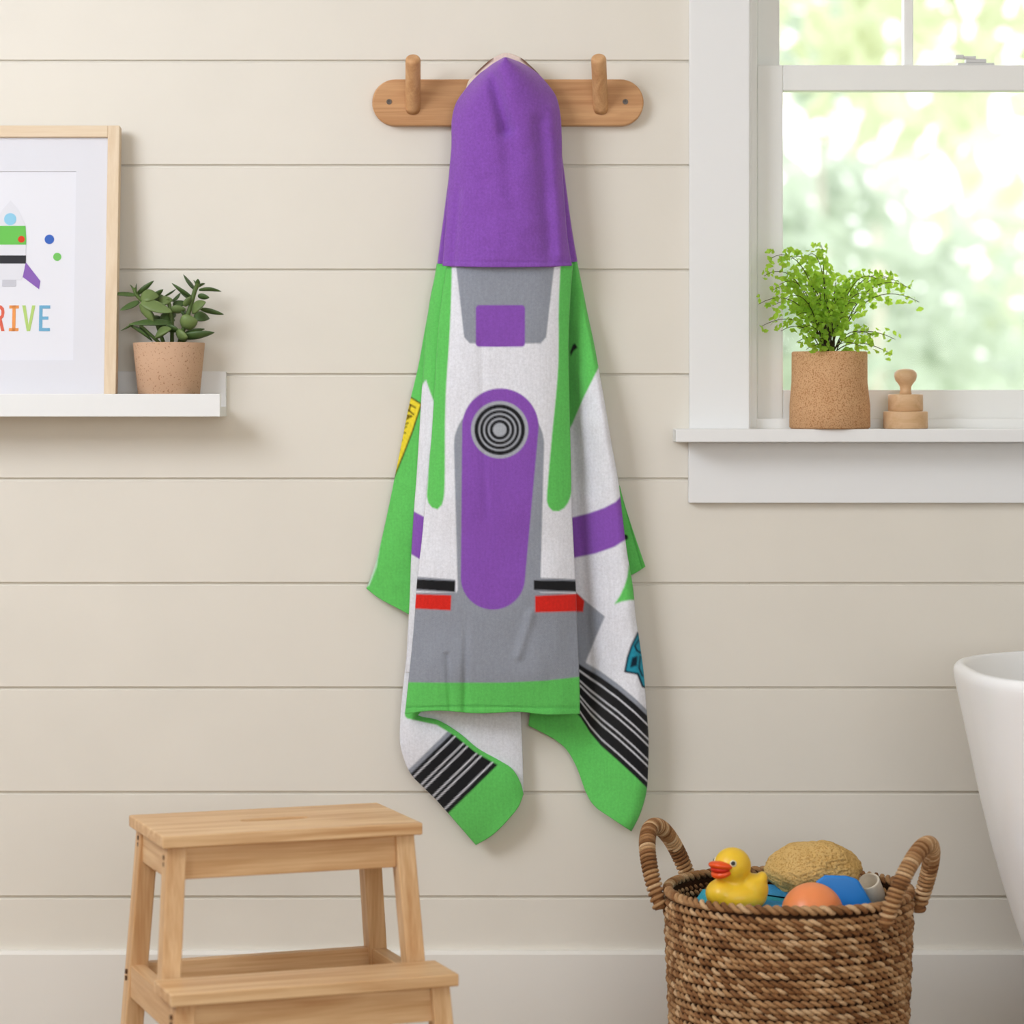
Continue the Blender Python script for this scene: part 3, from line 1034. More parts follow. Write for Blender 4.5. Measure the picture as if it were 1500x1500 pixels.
def flat(name, polys, rgb, lift=0.0008):
    """printed shapes, each an outline in photo px, lying on the sheet"""
    mb = MB()
    for pg in polys:
        pg = [(lx(x_), lz(y_)) for x_, y_ in pg]
        mb.prism(pg, ya + 0.0025 - lift, ya + 0.0026)
    return tl(mb).build(name, mat(name + '_ink', rgb, 0.8, 0.1), pap, local=True)


def circ(cx, cy, r, n=28, ry=None):
    return [(cx + r * math.cos(2 * PI * i / n), cy + (ry or r) * math.sin(2 * PI * i / n)) for i in range(n)]


bar = lambda x0_, y0_, x1_, y1_: [(x0_, y0_), (x1_, y0_), (x1_, y1_), (x0_, y1_)]
# letters
yT, yB = 448, 486
Rl = [bar(-9, yT, -4.5, yB), [(-4.5, yT), (1, yT), (5, yT + 4), (6, yT + 10), (5, yT + 17), (1, yT + 21), (-4.5, yT + 21), (-4.5, yT + 17), (-1, yT + 17), (1.5, yT + 14), (1.5, yT + 8), (-1, yT + 4.5), (-4.5, yT + 4.5)],
      [(-2.5, yT + 21), (2, yT + 20), (6.5, yB), (1.8, yB)]]
flat('letter_r', Rl, (222, 108, 88))
flat('letter_i', [bar(13, yT, 27, yT + 4.5), bar(13, yB - 4.5, 27, yB), bar(17.6, yT, 22.4, yB)], (238, 158, 92))
flat('letter_v', [[(32, yT), (36.8, yT), (41.6, yB - 9), (46.4, yT), (51, yT), (44, yB), (39.2, yB)]], (184, 212, 124))
flat('letter_e', [bar(57, yT, 61.8, yB), bar(61.8, yT, 73, yT + 4.6), bar(61.8, yT + 16.5, 70.5, yT + 21), bar(61.8, yB - 4.6, 73, yB)], (118, 176, 208))
# plain rocket in the print's colours
hull = [(12, 292), (24, 306), (33, 326), (36, 350), (36, 392), (30, 410), (-6, 410), (-12, 392), (-12, 350), (-9, 326), (0, 306)]
flat('rocket_hull', [hull], (226, 226, 232))
flat('rocket_band', [[(-10.5, 330), (34.5, 330), (36, 350), (36, 358), (-12, 358), (-12, 350)]], (112, 196, 92), 0.0012)
flat('rocket_belt', [bar(-12, 374, 36, 386)], (60, 60, 64), 0.0012)
flat('rocket_window', [circ(12, 320, 9)], (150, 206, 232), 0.0014)
flat('rocket_fin', [[(36, 384), (58, 412), (56, 424), (32, 406)]], (142, 104, 182), 0.0011)
flat('rocket_fin', [[(-12, 384), (-34, 412), (-32, 424), (-8, 406)]], (142, 104, 182), 0.0011)
flat('rocket_nozzle', [bar(2, 410, 22, 420)], (200, 200, 208), 0.0011)
flat('red_dot', [circ(29, 350, 5)], (218, 74, 48), 0.0016)
flat('blue_dot', [circ(70, 350, 7)], (70, 108, 190))
flat('green_dot', [circ(82, 376, 6)], (122, 198, 104))

# succulent pot on the ledge
yS = -0.055
pc = P(247.5, 0, yS)
zt_ = P(0, 502, yS)[2]
succ = thing('potted_succulent', 'green succulent in a speckled terracotta pot on the white ledge', 'plant', (pc[0], yS, zf))
hP = zt_ - zf
sp = F / (D + yS)
rt, rb = 52.5 / sp, 43.5 / sp
MB().lathe([(rb * 0.9, 0), (rb, 0.002), (rt, hP - 0.001), (rt - 0.0015, hP), (rt - 0.006, hP), (rt - 0.008, hP - 0.012), (0.001, hP - 0.012)], (0, 0, 0), 64).build('pot', M['clay'], succ, True, local=True)
MB().lathe([(rt - 0.009, hP - 0.016), (rt - 0.009, hP - 0.008), (0.02, hP - 0.005), (0.001, hP - 0.005)], (0, 0, 0), 40).build('soil', M['soil'], succ, True, local=True)


def pad(mb, base, tip, width, thick, roll=0.0, bend=0.0, nu=12, nv=9):
    """fleshy leaf, pointed at both ends"""
    a, b = Vector(base), Vector(tip)
    ax = b - a
    L = ax.length
    ax.normalize()
    up = Vector((0, 0, 1)) if abs(ax.z) < 0.9 else Vector((1, 0, 0))
    sd = ax.cross(up).normalized()
    nn = sd.cross(ax).normalized()
    rt_ = Matrix.Rotation(roll, 3, ax)
    sd, nn = rt_ @ sd, rt_ @ nn
    v, f = [], []
    for i in range(nv + 1):
        t = i / nv
        wd = width / 2 * (max(0.0, math.sin(PI * (0.06 + 0.93 * t) ** 0.82)) ** 0.75 + 0.04)
        c = a + ax * (L * t) + nn * (bend * math.sin(PI * t))
        for k_ in range(nu):
            q = 2 * PI * k_ / nu
            p = c + sd * (wd * math.cos(q)) + nn * (thick * wd * math.sin(q) + 0.22 * wd * math.cos(q) ** 2)
            v.append(tuple(p))
    for i in range(nv):
        for k_ in range(nu):
            f.append((i * nu + k_, i * nu + (k_ + 1) % nu, (i + 1) * nu + (k_ + 1) % nu, (i + 1) * nu + k_))
    f.append(tuple(range(nu))[::-1])
    f.append(tuple(nv * nu + k_ for k_ in range(nu)))
    mb.add(v, f)


z4 = lambda X_, Y_, y_: P(160 + X_ / 7.5, 390 + Y_ / 7.5, y_)
LV = [(300, 320, 20, 300, 50, 0, -.01), (305, 315, 490, 160, 48, 0, 0), (290, 320, 225, 200, 40, 0, 0), (295, 310, 300, 190, 34, 0, -.01), (330, 390, 120, 485, 66, 0, -.02),
      (350, 345, 545, 330, 120, 1, -.03), (480, 370, 592, 255, 66, 0, -.01), (355, 395, 690, 505, 104, 1, -.045), (340, 420, 490, 610, 110, 1, -.03),
      (690, 630, 215, 640, 76, 0, -.03), (300, 610, 125, 712, 40, 0, -.03), (235, 650, 475, 825, 80, 0, -.02), (530, 400, 700, 370, 105, 1, -.01), (610, 330, 735, 250, 40, 0, .02),
      (695, 390, 785, 290, 44, 0, .02), (700, 420, 870, 410, 64, 0, .015), (905, 345, 688, 188, 66, 0, -.01), (890, 360, 770, 270, 50, 0, .02),
      (945, 265, 815, 92, 60, 0, .01), (960, 230, 925, 150, 36, 0, 0), (965, 230, 975, 140, 40, 0, -.01), (975, 230, 1055, 190, 44, 0, 0), (985, 262, 1232, 278, 46, 0, -.01),
      (975, 330, 1100, 345, 60, 0, 0), (915, 500, 1060, 395, 112, 1, -.03), (1000, 470, 1258, 530, 52, 0, -.015), (930, 560, 1102, 575, 98, 0, 0),
      (790, 640, 970, 600, 150, 1, -.04), (790, 785, 1155, 728, 86, 0, -.03), (820, 750, 1050, 690, 56, 0, .01), (515, 775, 680, 690, 120, 1, -.045),
      (680, 490, 840, 470, 96, 1, -.01), (740, 740, 860, 780, 110, 1, -.04), (640, 700, 760, 690, 100, 0, -.03), (560, 560, 720, 600, 110, 0, .0), (470, 560, 620, 690, 100, 0, .01),
      (850, 560, 760, 440, 80, 0, .0), (830, 440, 900, 330, 60, 1, -.02), (600, 420, 500, 300, 90, 0, .01), (720, 560, 640, 460, 90, 0, .01)]
rg_ = random.Random(4)
m0, m1 = MB(), MB()
for a0, b0, a1, b1, wd, pale, dy in LV:
    pad(m1 if pale else m0, z4(a0, b0, yS + dy * 0.6), z4(a1, b1, yS + dy * 0.9 + rg_.uniform(-.008, .008)), wd / 7.5 / sp * 1.35, 0.40,
        rg_.uniform(0.5, 1.1) * rg_.choice((-1, 1)) if wd > 80 else rg_.uniform(-0.9, 0.9), rg_.uniform(-.002, .003))
m0.build('foliage', M['succ'], succ, True)
m1.build('foliage', M['succ2'], succ, True, label='paler broad leaves')
mb = MB()
for pth, r_ in (([(600, 850), (520, 620), (400, 420), (300, 315), (270, 240)], .0035), ([(770, 850), (830, 640), (890, 450), (940, 270), (975, 190)], .004),
                ([(690, 850), (690, 620), (660, 420), (640, 360)], .0035), ([(560, 850), (440, 740), (340, 650)], .003), ([(800, 850), (850, 790), (930, 760)], .003)):
    mb.tube([z4(x_, y_, yS - 0.006) for x_, y_ in pth], r_, 8)
mb.build('stem', M['stem'], succ, True)

# ------------------------------------------------------------------ things on the window sill
yP = -0.034
pc = P(1215, 0, yP)
spw = F / (D + yP)
fern = thing('potted_fern', 'airy maidenhair fern in a brown cork pot on the window sill', 'plant', (pc[0], yP, ZSILL))
hP = P(0, 515, yP)[2] - ZSILL
r1, r2 = 54.5 / spw, 58.5 / spw
wob = lambda t, z: 1 + 0.018 * math.sin(2 * t + 0.7 + 14 * z) + 0.012 * math.sin(3 * t + 30 * z) + 0.01 * math.cos(t - 40 * z)
MB().lathe([(r2 * .95, 0), (r2, 0.003), (r2 * .99, hP * .3), (r1 * 1.0, hP * .6), (r1, hP - .002), (r1 - .002, hP), (r1 - .006, hP - .001), (r1 - .008, hP - .014), (.001, hP - .014)],
           (0, 0, 0), 72, wob).build('pot', M['cork'], fern, True, local=True)
MB().lathe([(r1 - .010, hP - .018), (r1 - .010, hP - .010), (.02, hP - .006), (.001, hP - .006)], (0, 0, 0), 40).build('soil', M['soil'], fern, True, local=True)
rg = np.random.default_rng(12)
zs3 = lambda X_, Y_: (1080 + X_ / 4.84, 330 + Y_ / 4.84)
leaf, stalk = MB(), MB()


def leaflet(mb, c, dirv, size):
    """fan-shaped leaflet with a scalloped rim"""
    a = np.array(dirv, float)
    a /= np.linalg.norm(a)
    r_ = rg.normal(size=3)
    r_[1] += 1.5 * np.sign(r_[1])
    b = np.cross(a, r_)
    b /= np.linalg.norm(b)
    nn = np.cross(a, b)
    n_ = 7
    v = [c]
    for i in range(n_):
        t = (i / (n_ - 1) - 0.5) * 2.1
        rr = size * (1.0 if i % 2 else 0.86)
        v.append(c + a * rr * math.cos(t) + b * rr * math.sin(t) + nn * size * 0.18 * math.sin(i * 1.3))
    mb.add(v, [(0, i, i + 1) for i in range(1, n_)])


fr_list = [(590, 150, .01), (500, 215, -.03), (230, 240, -.02), (380, 240, .02), (190, 360, -.05), (150, 560, -.06), (165, 720, -.05), (250, 460, -.04), (340, 520, -.07),
           (310, 750, -.07), (420, 830, -.08), (490, 880, -.085), (620, 430, .02), (700, 410, -.03), (870, 390, .02), (1000, 385, -.01), (1100, 390, .0), (1230, 450, -.03), (1290, 545, -.03),
           (960, 500, -.05), (850, 560, -.06), (1100, 920, -.06), (1120, 810, -.05), (880, 860, -.08), (960, 780, -.06), (760, 520, -.05), (560, 560, -.06), (640, 620, -.08),
           (440, 440, -.03), (510, 500, .01), (730, 600, .02), (800, 660, -.07), (420, 640, -.06), (560, 700, -.08), (460, 730, -.07), (250, 570, .0), (900, 450, .03), (640, 330, .03),
           (420, 330, .02), (780, 480, .03), (540, 420, .035), (1180, 420, .02), (480, 560, -.04), (620, 540, -.05), (700, 520, -.01), (840, 620, -.03), (360, 600, -.02), (300, 420, -.05),
           (680, 640, -.04), (540, 640, -.03)]
cx, cy = 650, 900
for fi, (tx, ty, dy) in enumerate(fr_list):
    tip = np.array(P(*zs3(tx, ty), yP + dy))
    base = np.array(P(*zs3(cx + (tx - cx) * 0.06 + rg.uniform(-40, 40), cy), yP + dy * 0.2))
    mid = (base + tip) / 2
    L = np.linalg.norm(tip - base)
    ctrl = np.array([base[0] + (tip[0] - base[0]) * 0.35, mid[1], max(base[2], tip[2]) + 0.10 * L + 0.25 * abs(tip[0] - base[0])])
    ts = np.linspace(0, 1, 14)[:, None]
    path = (1 - ts) ** 2 * base + 2 * ts * (1 - ts) * ctrl + ts ** 2 * tip
    stalk.tube(path, np.linspace(0.0011, 0.0005, 14), 5)
    nl = int(9 + L * 95)
    for k_ in range(nl):
        t = 0.34 + 0.66 * (k_ + rg.uniform(0, 1)) / nl
        p = (1 - t) ** 2 * base + 2 * t * (1 - t) * ctrl + t * t * tip
        sd = rg.normal(size=3) * np.array([1, .8, 1])
        off = sd / np.linalg.norm(sd) * rg.uniform(0.003, 0.011 + 0.006 * (1 - t))
        p = p + off
        p[1] = min(p[1], 0.025)
        leaflet(leaf, p, off + np.array([0, 0, -0.002]) + (tip - base) * 0.01, rg.uniform(0.006, 0.0118) * (1.15 - 0.3 * t))
stalk.build('stalk', M['fernstem'], fern, True)
leaf.build('foliage', M['fern'], fern)

yK = -0.03
kx = P(1326.5, 0, yK)[0]
sk = F / (D + yK)
toy = thing('wooden_stacker', 'small pale wooden stacking toy with round knob on the window sill', 'toy', (kx, yK, ZSILL))
q = lambda r_px, py: (r_px / sk, P(0, py, yK)[2] - ZSILL)
z628 = 0.0


def disc(r_px, p_lo, p_hi, name):
    r_, z1_ = q(r_px, p_hi)
    z0_ = max(0.0, q(r_px, p_lo)[1])
    MB().lathe([(r_ - .0015, z0_), (r_, z0_ + .0015), (r_, z1_ - .002), (r_ - .0006, z1_ - .0006), (r_ - .002, z1_), (0.001, z1_)], n=56).build(name, M['beech'], toy, True, local=True)


disc(32.5, 629, 602.5, 'base_disc')
disc(25.5, 602.5, 577.5, 'upper_disc')
MB().lathe([q(9, 578), q(8, 572), q(8.5, 566), q(11, 562), q(15, 557), q(16.7, 551), q(16, 546), q(12, 542), q(6, 540.5), q(.3, 540)], n=48).build('knob', M['beech'], toy, True, local=True)

# ------------------------------------------------------------------ step stool
ST = dict(th=0.346, x=-0.363, y=-0.655)
stool = thing('step_stool', 'two-step birch wood step stool standing before the plank wall', 'step stool', (ST['x'], ST['y'], 0), ST['th'])
H = 0.499
A, B_, T = 0.2005, 0.116, 0.018


def slot_board(a, b, z0, z1, sl, sw):
    n_ = 96
    outl, inn = [], []
    for i in range(n_):
        t = 2 * PI * i / n_
        c, s_ = math.cos(t), math.sin(t)
        k_ = 1 / max(abs(c) / a, abs(s_) / b)
        outl.append([c * k_, s_ * k_])
        k2 = 1 / ((abs(c) / sl) ** 4 + (abs(s_) / sw) ** 4) ** 0.25
        inn.append((c * k2, s_ * k2))
    for sx in (-1, 1):
        for sy in (-1, 1):
            j = min(range(n_), key=lambda i: (outl[i][0] - sx * a) ** 2 + (outl[i][1] - sy * b) ** 2)
            outl[j] = [sx * a, sy * b]
    v = [(x, y, z0) for x, y in outl] + [(x, y, z1) for x, y in outl] + [(x, y, z0) for x, y in inn] + [(x, y, z1) for x, y in inn]
    f = []
    for i in range(n_):
        j = (i + 1) % n_
        f += [(i, j, n_ + j, n_ + i), (n_ + i, n_ + j, 3 * n_ + j, 3 * n_ + i), (j, i, 2 * n_ + i, 2 * n_ + j), (2 * n_ + j, 2 * n_ + i, 3 * n_ + i, 3 * n_ + j)]
    return MB().add(v, f)


slot_board(A, B_, H - T, H, 0.052, 0.0125).build('top_step', M['birchx'], stool, bevel=0.002, local=True)
ZS = H - 0.2065
A2, YF, YBK = 0.2165, -0.240, -0.128
MB().box((-A2, YF, ZS - T), (A2, YBK, ZS)).build('lower_step', M['birchx'], stool, bevel=0.002, local=True)


def leg(name, xt, yt, zt_, xb, yb_, zb_, wx=0.029, wy=0.034):
    q_ = lambda x, y, z: [(x - wx / 2, y - wy / 2, z), (x + wx / 2, y - wy / 2, z), (x + wx / 2, y + wy / 2, z), (x - wx / 2, y + wy / 2, z)]
    MB().hexa(q_(xb, yb_, zb_), q_(xt, yt, zt_)).build(name, M['birchz'], stool, bevel=0.002, local=True)


zu = H - T
spl = 0.075
for s_ in (-1, 1):
    xr = 0.176
    leg('rear_leg', s_ * xr, 0.092, zu, s_ * (xr + spl * zu), 0.092 + 0.035 * zu, 0)
    leg('upper_leg', s_ * xr, -0.088, zu, s_ * (xr + spl * (zu - ZS)), -0.108, ZS - 0.03)
    xf = xr + spl * (zu - ZS + T)
    leg('front_leg', s_ * xf, YF + 0.028, ZS - T, s_ * (xf + spl * (ZS - T)), YF + 0.028 - 0.09 * (ZS - T), 0)
    xs = xr
    MB().box((s_ * xs - 0.0115, -0.075, zu - 0.05), (s_ * xs + 0.0115, 0.078, zu)).build('side_rail', M['birchy'], stool, bevel=0.0015, local=True)
    xs = xr + spl * (zu - ZS + 0.03) + 0.001
    zt2 = ZS - T - 0.001
    MB().box((s_ * xs - 0.0115, YF + 0.04, zt2 - 0.05), (s_ * xs + 0.0115, 0.1, zt2 + (0.012 if False else 0))).build('side_rail', M['birchy'], stool, bevel=0.0015, local=True)
    mb = MB()
    for yy, zz, xo in ((0.090, zu - 0.014, xr + .0145), (0.090, zu - 0.024, xr + .0145), (-0.086, zu - 0.018, xr + .0145), (-0.086, zu - 0.028, xr + .0145),
                       (0.098, zt2 - 0.012, xs + .0145), (0.098, zt2 - 0.022, xs + .0145), (YF + 0.032, zt2 - 0.02, xs + .015), (YF + 0.032, zt2 - 0.03, xs + .015)):
        v = [(s_ * (xo - .004), yy + .0034 * math.cos(t), zz + .0038 * math.sin(t)) for t in np.arange(12) * PI / 6] + \
            [(s_ * (xo + .0022), yy + .0034 * math.cos(t), zz + .0038 * math.sin(t)) for t in np.arange(12) * PI / 6]
        MB().add(v, [tuple(range(12)), tuple(range(23, 11, -1))] + [(i, (i + 1) % 12, 12 + (i + 1) % 12, 12 + i) for i in range(12)]).build('screw', M['hole'], stool, local=True, label='dark recessed screw')
MB().box((-0.164, -0.098, zu - 0.05), (0.164, -0.077, zu)).build('apron', M['birchx'], stool, bevel=0.0015, local=True)
MB().box((-0.164, 0.082, zu - 0.05), (0.164, 0.103, zu)).build('apron', M['birchx'], stool, bevel=0.0015, local=True)
xq = 0.176 + spl * (zu - ZS + 0.05) - 0.012
MB().box((-xq, YF + 0.018, zt2 - 0.052), (xq, YF + 0.038, ZS - T)).build('apron', M['birchx'], stool, bevel=0.0015, local=True)
MB().box((-xq, 0.092, zt2 - 0.05), (xq, 0.112, zt2)).build('back_rail', M['birchx'], stool, bevel=0.0015, local=True)

# ------------------------------------------------------------------ basket and bath toys
BX, BY, BZ, RT, RB = P(1155, 0, -0.45)[0], -0.45, 0.356, 0.193, 0.176
bask = thing('wicker_basket', 'tall round woven seagrass basket with two loop handles holding bath toys', 'basket', (BX, BY, 0))
Rz = lambda z: RB + (RT - RB) * min(1, z / BZ) ** 0.8
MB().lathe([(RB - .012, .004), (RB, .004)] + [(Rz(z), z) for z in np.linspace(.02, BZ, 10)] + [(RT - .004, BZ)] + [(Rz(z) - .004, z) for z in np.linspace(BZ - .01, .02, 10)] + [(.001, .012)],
           n=72).build('basket_core', M['gap_shade'], bask, True, local=True)
rgb_ = np.random.default_rng(21)
TONES = np.array([lin(c_) for c_ in ((184, 142, 98), (168, 124, 82), (196, 156, 112), (148, 104, 66), (174, 132, 90), (212, 176, 134), (132, 90, 54))])


def rope(mb, cols, fn, n, tw_, a_, b_, r_, sides=6, strands=2, ph0=0.0):
    """twisted strands around a closed or open guide; fn(s) -> centre, outward, up"""
    s_ = np.linspace(0, 1, n, endpoint=False)
    c, o_, u_ = fn(s_)
    for k_ in range(strands):
        ph = 2 * PI * tw_ * s_ + 2 * PI * k_ / strands + ph0
        path = c + (a_ * np.cos(ph))[:, None] * o_ + (b_ * np.sin(ph))[:, None] * u_
        mb.tube(path, r_, sides, closed=True)
        seg_ = np.abs(np.floor((ph + PI) / (2 * PI)).astype(int))
        tone = TONES[rgb_.integers(len(TONES), size=seg_.max() + 2)][seg_]
        tone = tone * rgb_.uniform(0.9, 1.1)
        cols.append(np.repeat(tone, sides, axis=0))


def ringfn(R_, z_, wob_):
    def fn(s_):
        t = 2 * PI * s_
        o_ = np.stack([np.cos(t), np.sin(t), 0 * t], 1)
        c = o_ * (R_ + 0.0012 * np.sin(5 * t + wob_))[:, None] + np.array([0, 0, z_]) + np.outer(0.0012 * np.sin(3 * t + wob_), [0, 0, 1])
        return c, o_, np.broadcast_to(np.array([0, 0, 1.0]), o_.shape)
    return fn


mb, cols = MB(), []
pitch = 0.0106
nrow = int((BZ - 0.012) / pitch)
for k_ in range(nrow):
    z_ = 0.010 + pitch * k_
    rope(mb, cols, ringfn(Rz(z_) + 0.0005, z_, k_ * 1.9), 420, -int(rgb_.integers(42, 49)), 0.0046, 0.0030, 0.0035, 6, 2, rgb_.uniform(0, 6.28))
o = mb.build('woven_wall', M['straw'], bask, True, local=True)
set_print(o, np.concatenate(cols))
mb, cols = MB(), []
rope(mb, cols, ringfn(RT, BZ - 0.001, 0.4), 480, -42, 0.0048, 0.0040, 0.0042, 7, 2)
o = mb.build('rim', M['straw'], bask, True, local=True)
set_print(o, np.concatenate(cols))
for ac, hs in ((158, 25), (-27, 24)):
    a0, a1 = math.radians(ac - hs), math.radians(ac + hs)
    p0 = np.array([RT * math.cos(a0), RT * math.sin(a0), BZ - 0.03])
    p1 = np.array([RT * math.cos(a1), RT * math.sin(a1), BZ - 0.03])
    oc = np.array([math.cos(math.radians(ac)), math.sin(math.radians(ac)), 0])
    mid = (p0 + p1) / 2
    n_ = 160
    t = np.linspace(0, PI, n_)
    h_ = 0.118
    path = mid + np.outer(np.cos(t), (p0 - mid)) * (1 + 0.0 * t)[:, None] + np.outer(np.sin(t) ** 0.8 * h_, np.array([0, 0, 1])) + np.outer(np.sin(t) ** 0.8 * 0.042 + 0.012, oc)
    mb, cols = MB(), []
    mb.tube(path, 0.0100, 10)
    cols.append(np.tile(TONES[3], (n_ * 10, 1)))
    tan = np.gradient(path, axis=0)
    tan /= np.linalg.norm(tan, axis=1)[:, None]
    s1 = np.cross(tan, oc)
    s1 /= np.linalg.norm(s1, axis=1)[:, None]
    s2 = np.cross(tan, s1)
    m_ = 1500
    u = np.linspace(0, n_ - 1.001, m_)
    i0 = u.astype(int)
    fr_ = (u - i0)[:, None]
    ip = lambda q_: q_[i0] * (1 - fr_) + q_[i0 + 1] * fr_
    ph = np.linspace(0, 2 * PI * 52, m_)
    hel = ip(path) + 0.0108 * (np.cos(ph)[:, None] * ip(s1) + np.sin(ph)[:, None] * ip(s2))
    mb.tube(hel, 0.0031, 6)
    tn = TONES[rgb_.integers(len(TONES), size=60)][(ph / (2 * PI)).astype(int)]
    cols.append(np.repeat(tn, 6, axis=0))
    o = mb.build('handle', M['straw'], bask, True, local=True)
    set_print(o, np.concatenate(cols))


def lump(name, label, cat, material, fn, zbot, halfplane):
    """cloth stuffed in the basket: a domed top over a body reaching the basket floor"""
    t = thing(name, label, cat, (BX, BY, zbot))
    n_, k_ = 72, 16
    v, f = [], []
    a0, a1 = halfplane
    for j in range(n_ + 1):
        th = a0 + (a1 - a0) * j / n_
        for i in range(k_ + 1):
            r_ = 0.158 * i / k_
            x, y = r_ * math.cos(th), r_ * math.sin(th)
            v.append((BX + x, BY + y, fn(x, y) - 0.05 * max(0, (i / k_ - 0.85) / 0.15) ** 2))
        r_ = 0.150
        v.append((BX + r_ * math.cos(th), BY + r_ * math.sin(th), zbot))
    w_ = k_ + 2
    for j in range(n_):
        for i in range(w_ - 1):
            f.append((j * w_ + i, j * w_ + i + 1, (j + 1) * w_ + i + 1, (j + 1) * w_ + i))
    link('folds', v, f, material, t, True)
    return t


wv = lambda x, y, s_: 0.005 * math.sin(38 * x + s_) * math.cos(31 * y - s_) + 0.002 * math.sin(90 * x + 50 * y)
lump('washcloth', 'teal terry washcloth peeking out left of the duck in the basket', 'washcloth', M['teal'], lambda x, y: 0.342 + wv(x, y, 1.9) + 0.008 * min(1, max(0, (-.06 - x) / .04)), 0.013, (PI * 0.80, PI * 1.22))
lump('washcloth', 'sky blue washcloth between duck and orange ball in the basket', 'washcloth', M['bluecloth'], lambda x, y: 0.3445 + wv(x, y, 1.9) - 0.018 * max(0, min(1, (x - .02) / .05)), 0.013, (-PI * 0.78, PI * 0.80))


def remeshed(o, vox, smooth=8):
    r = o.modifiers.new('remesh', 'REMESH')
    r.mode = 'VOXEL'
    r.voxel_size = vox
    r.use_smooth_shade = True
    s_ = o.modifiers.new('smooth', 'SMOOTH')
    s_.iterations = smooth
    return o


# rubber duck
yD = -0.515
sd_ = F / (D + yD)
Pd = lambda px, py, dy=0.0: Vector(P(px, py, yD + dy))
duck = thing('rubber_duck', 'yellow rubber duck with orange beak at the left of the basket', 'duck', tuple(Pd(1080, 1334)))
k_ = 1 / sd_
mb = MB()
mb.ellipsoid(Pd(1079, 1313), (45 * k_, 36 * k_, 24 * k_))
mb.ellipsoid(Pd(1060, 1308, -.003), (27 * k_, 30 * k_, 22 * k_))
mb.ellipsoid(Pd(1102, 1303), (24 * k_, 26 * k_, 24 * k_), Matrix.Rotation(0.5, 3, 'Y'))
mb.ellipsoid(Pd(1115, 1288), (9 * k_, 16 * k_, 12 * k_), Matrix.Rotation(0.3, 3, 'Y'))
mb.ellipsoid(Pd(1073, 1268, -.002), (27.5 * k_, 27.5 * k_, 27 * k_))
mb.ellipsoid(Pd(1075, 1288, -.002), (19 * k_, 20 * k_, 16 * k_))
remeshed(mb.build('body', M['duck'], duck, True), 0.0022, 10)
bd = Vector((-0.72, -0.62, -0.10)).normalized()          # way the duck looks
bl = bd.cross(Vector((0, 0, 1))).normalized()
hc = Pd(1073, 1268, -.002)
mb = MB()
rotb = Matrix((bd, bl, bd.cross(bl) * -1)).transposed()
bc = Pd(1056, 1272.5, -.018)
mb.ellipsoid(bc + Vector((0, 0, .0046)), (17 * k_, 20 * k_, 7 * k_), Matrix.Rotation(0.26, 3, bl) @ rotb)
mb.ellipsoid(bc + Vector((0, 0, -.0054)) - bd * .002, (15.5 * k_, 17.5 * k_, 7.5 * k_), Matrix.Rotation(-0.34, 3, bl) @ rotb)
bk = mb.build('beak', M['beak'], duck, True)
MB().ellipsoid(bc + bd * .0005, (13.5 * k_, 17 * k_, 7 * k_), rotb).build('mouth', mat('red_mouth', (206, 40, 12), 0.45, 0.3), bk, True)
for sgn in (1, -1):
    ed = (bd * 0.66 + bl * (0.70 * sgn) * -1 + Vector((0, 0, 0.34))).normalized()
    e = hc + ed * (27.0 * k_)
    re = ed.to_track_quat('Z', 'Y').to_matrix()
    eye = MB().ellipsoid(e, (5.0 * k_, 5.0 * k_, 1.6 * k_), re, 16, 8).build('eye', M['eyew'], duck, True)
    MB().ellipsoid(e + ed * (1.0 * k_), (3.3 * k_, 3.3 * k_, 1.6 * k_), re, 16, 8).build('pupil', M['black'], eye, True)

# natural sponge
yG = -0.40
sg_ = F / (D + yG)
spn = MB().ellipsoid((0, 0, 0), (1, 1, 1), None, 220, 120)
vv = []
for p in spn.v:
    p = Vector(p)
    n1 = mnoise.noise(p * 1.7 + Vector((3, 1, 7)))
    n2 = mnoise.noise(p * 9)
    n3 = mnoise.noise(p * 14)
    crumb = max(0.0, min(1.0, (-p.y - 0.25) * 2.2)) * max(0.0, 1 - (p.x - 0.15) ** 2 * 1.6)
    r_ = 1 + 0.13 * n1 + 0.03 * n2 + crumb * (0.05 * n3 - 0.10 * max(0, mnoise.noise(p * 21 + Vector((5, 5, 5))) - 0.08)) + 0.01 * mnoise.noise(p * 30)
    c = P(1192, 1274, yG)
    vv.append((c[0] + p.x * r_ * 70 / sg_, yG + p.y * r_ * 0.058, c[2] + p.z * r_ * 42 / sg_))
sp_o = link('sea_sponge', vv, spn.f, M['sponge'], None, True)
tag(sp_o, 'tan natural sea sponge lying behind the orange ball in the basket', 'sponge')

# orange ball
c = P(1190, 1337, -0.545)
s5 = F / (D - 0.545)
ball = MB().ellipsoid(c, (45.5 / s5, 45 / s5, 44 / s5), None, 48, 28).build('ball', M['orange'], None, True)
tag(ball, 'plain orange ball resting at the front of the basket', 'ball')

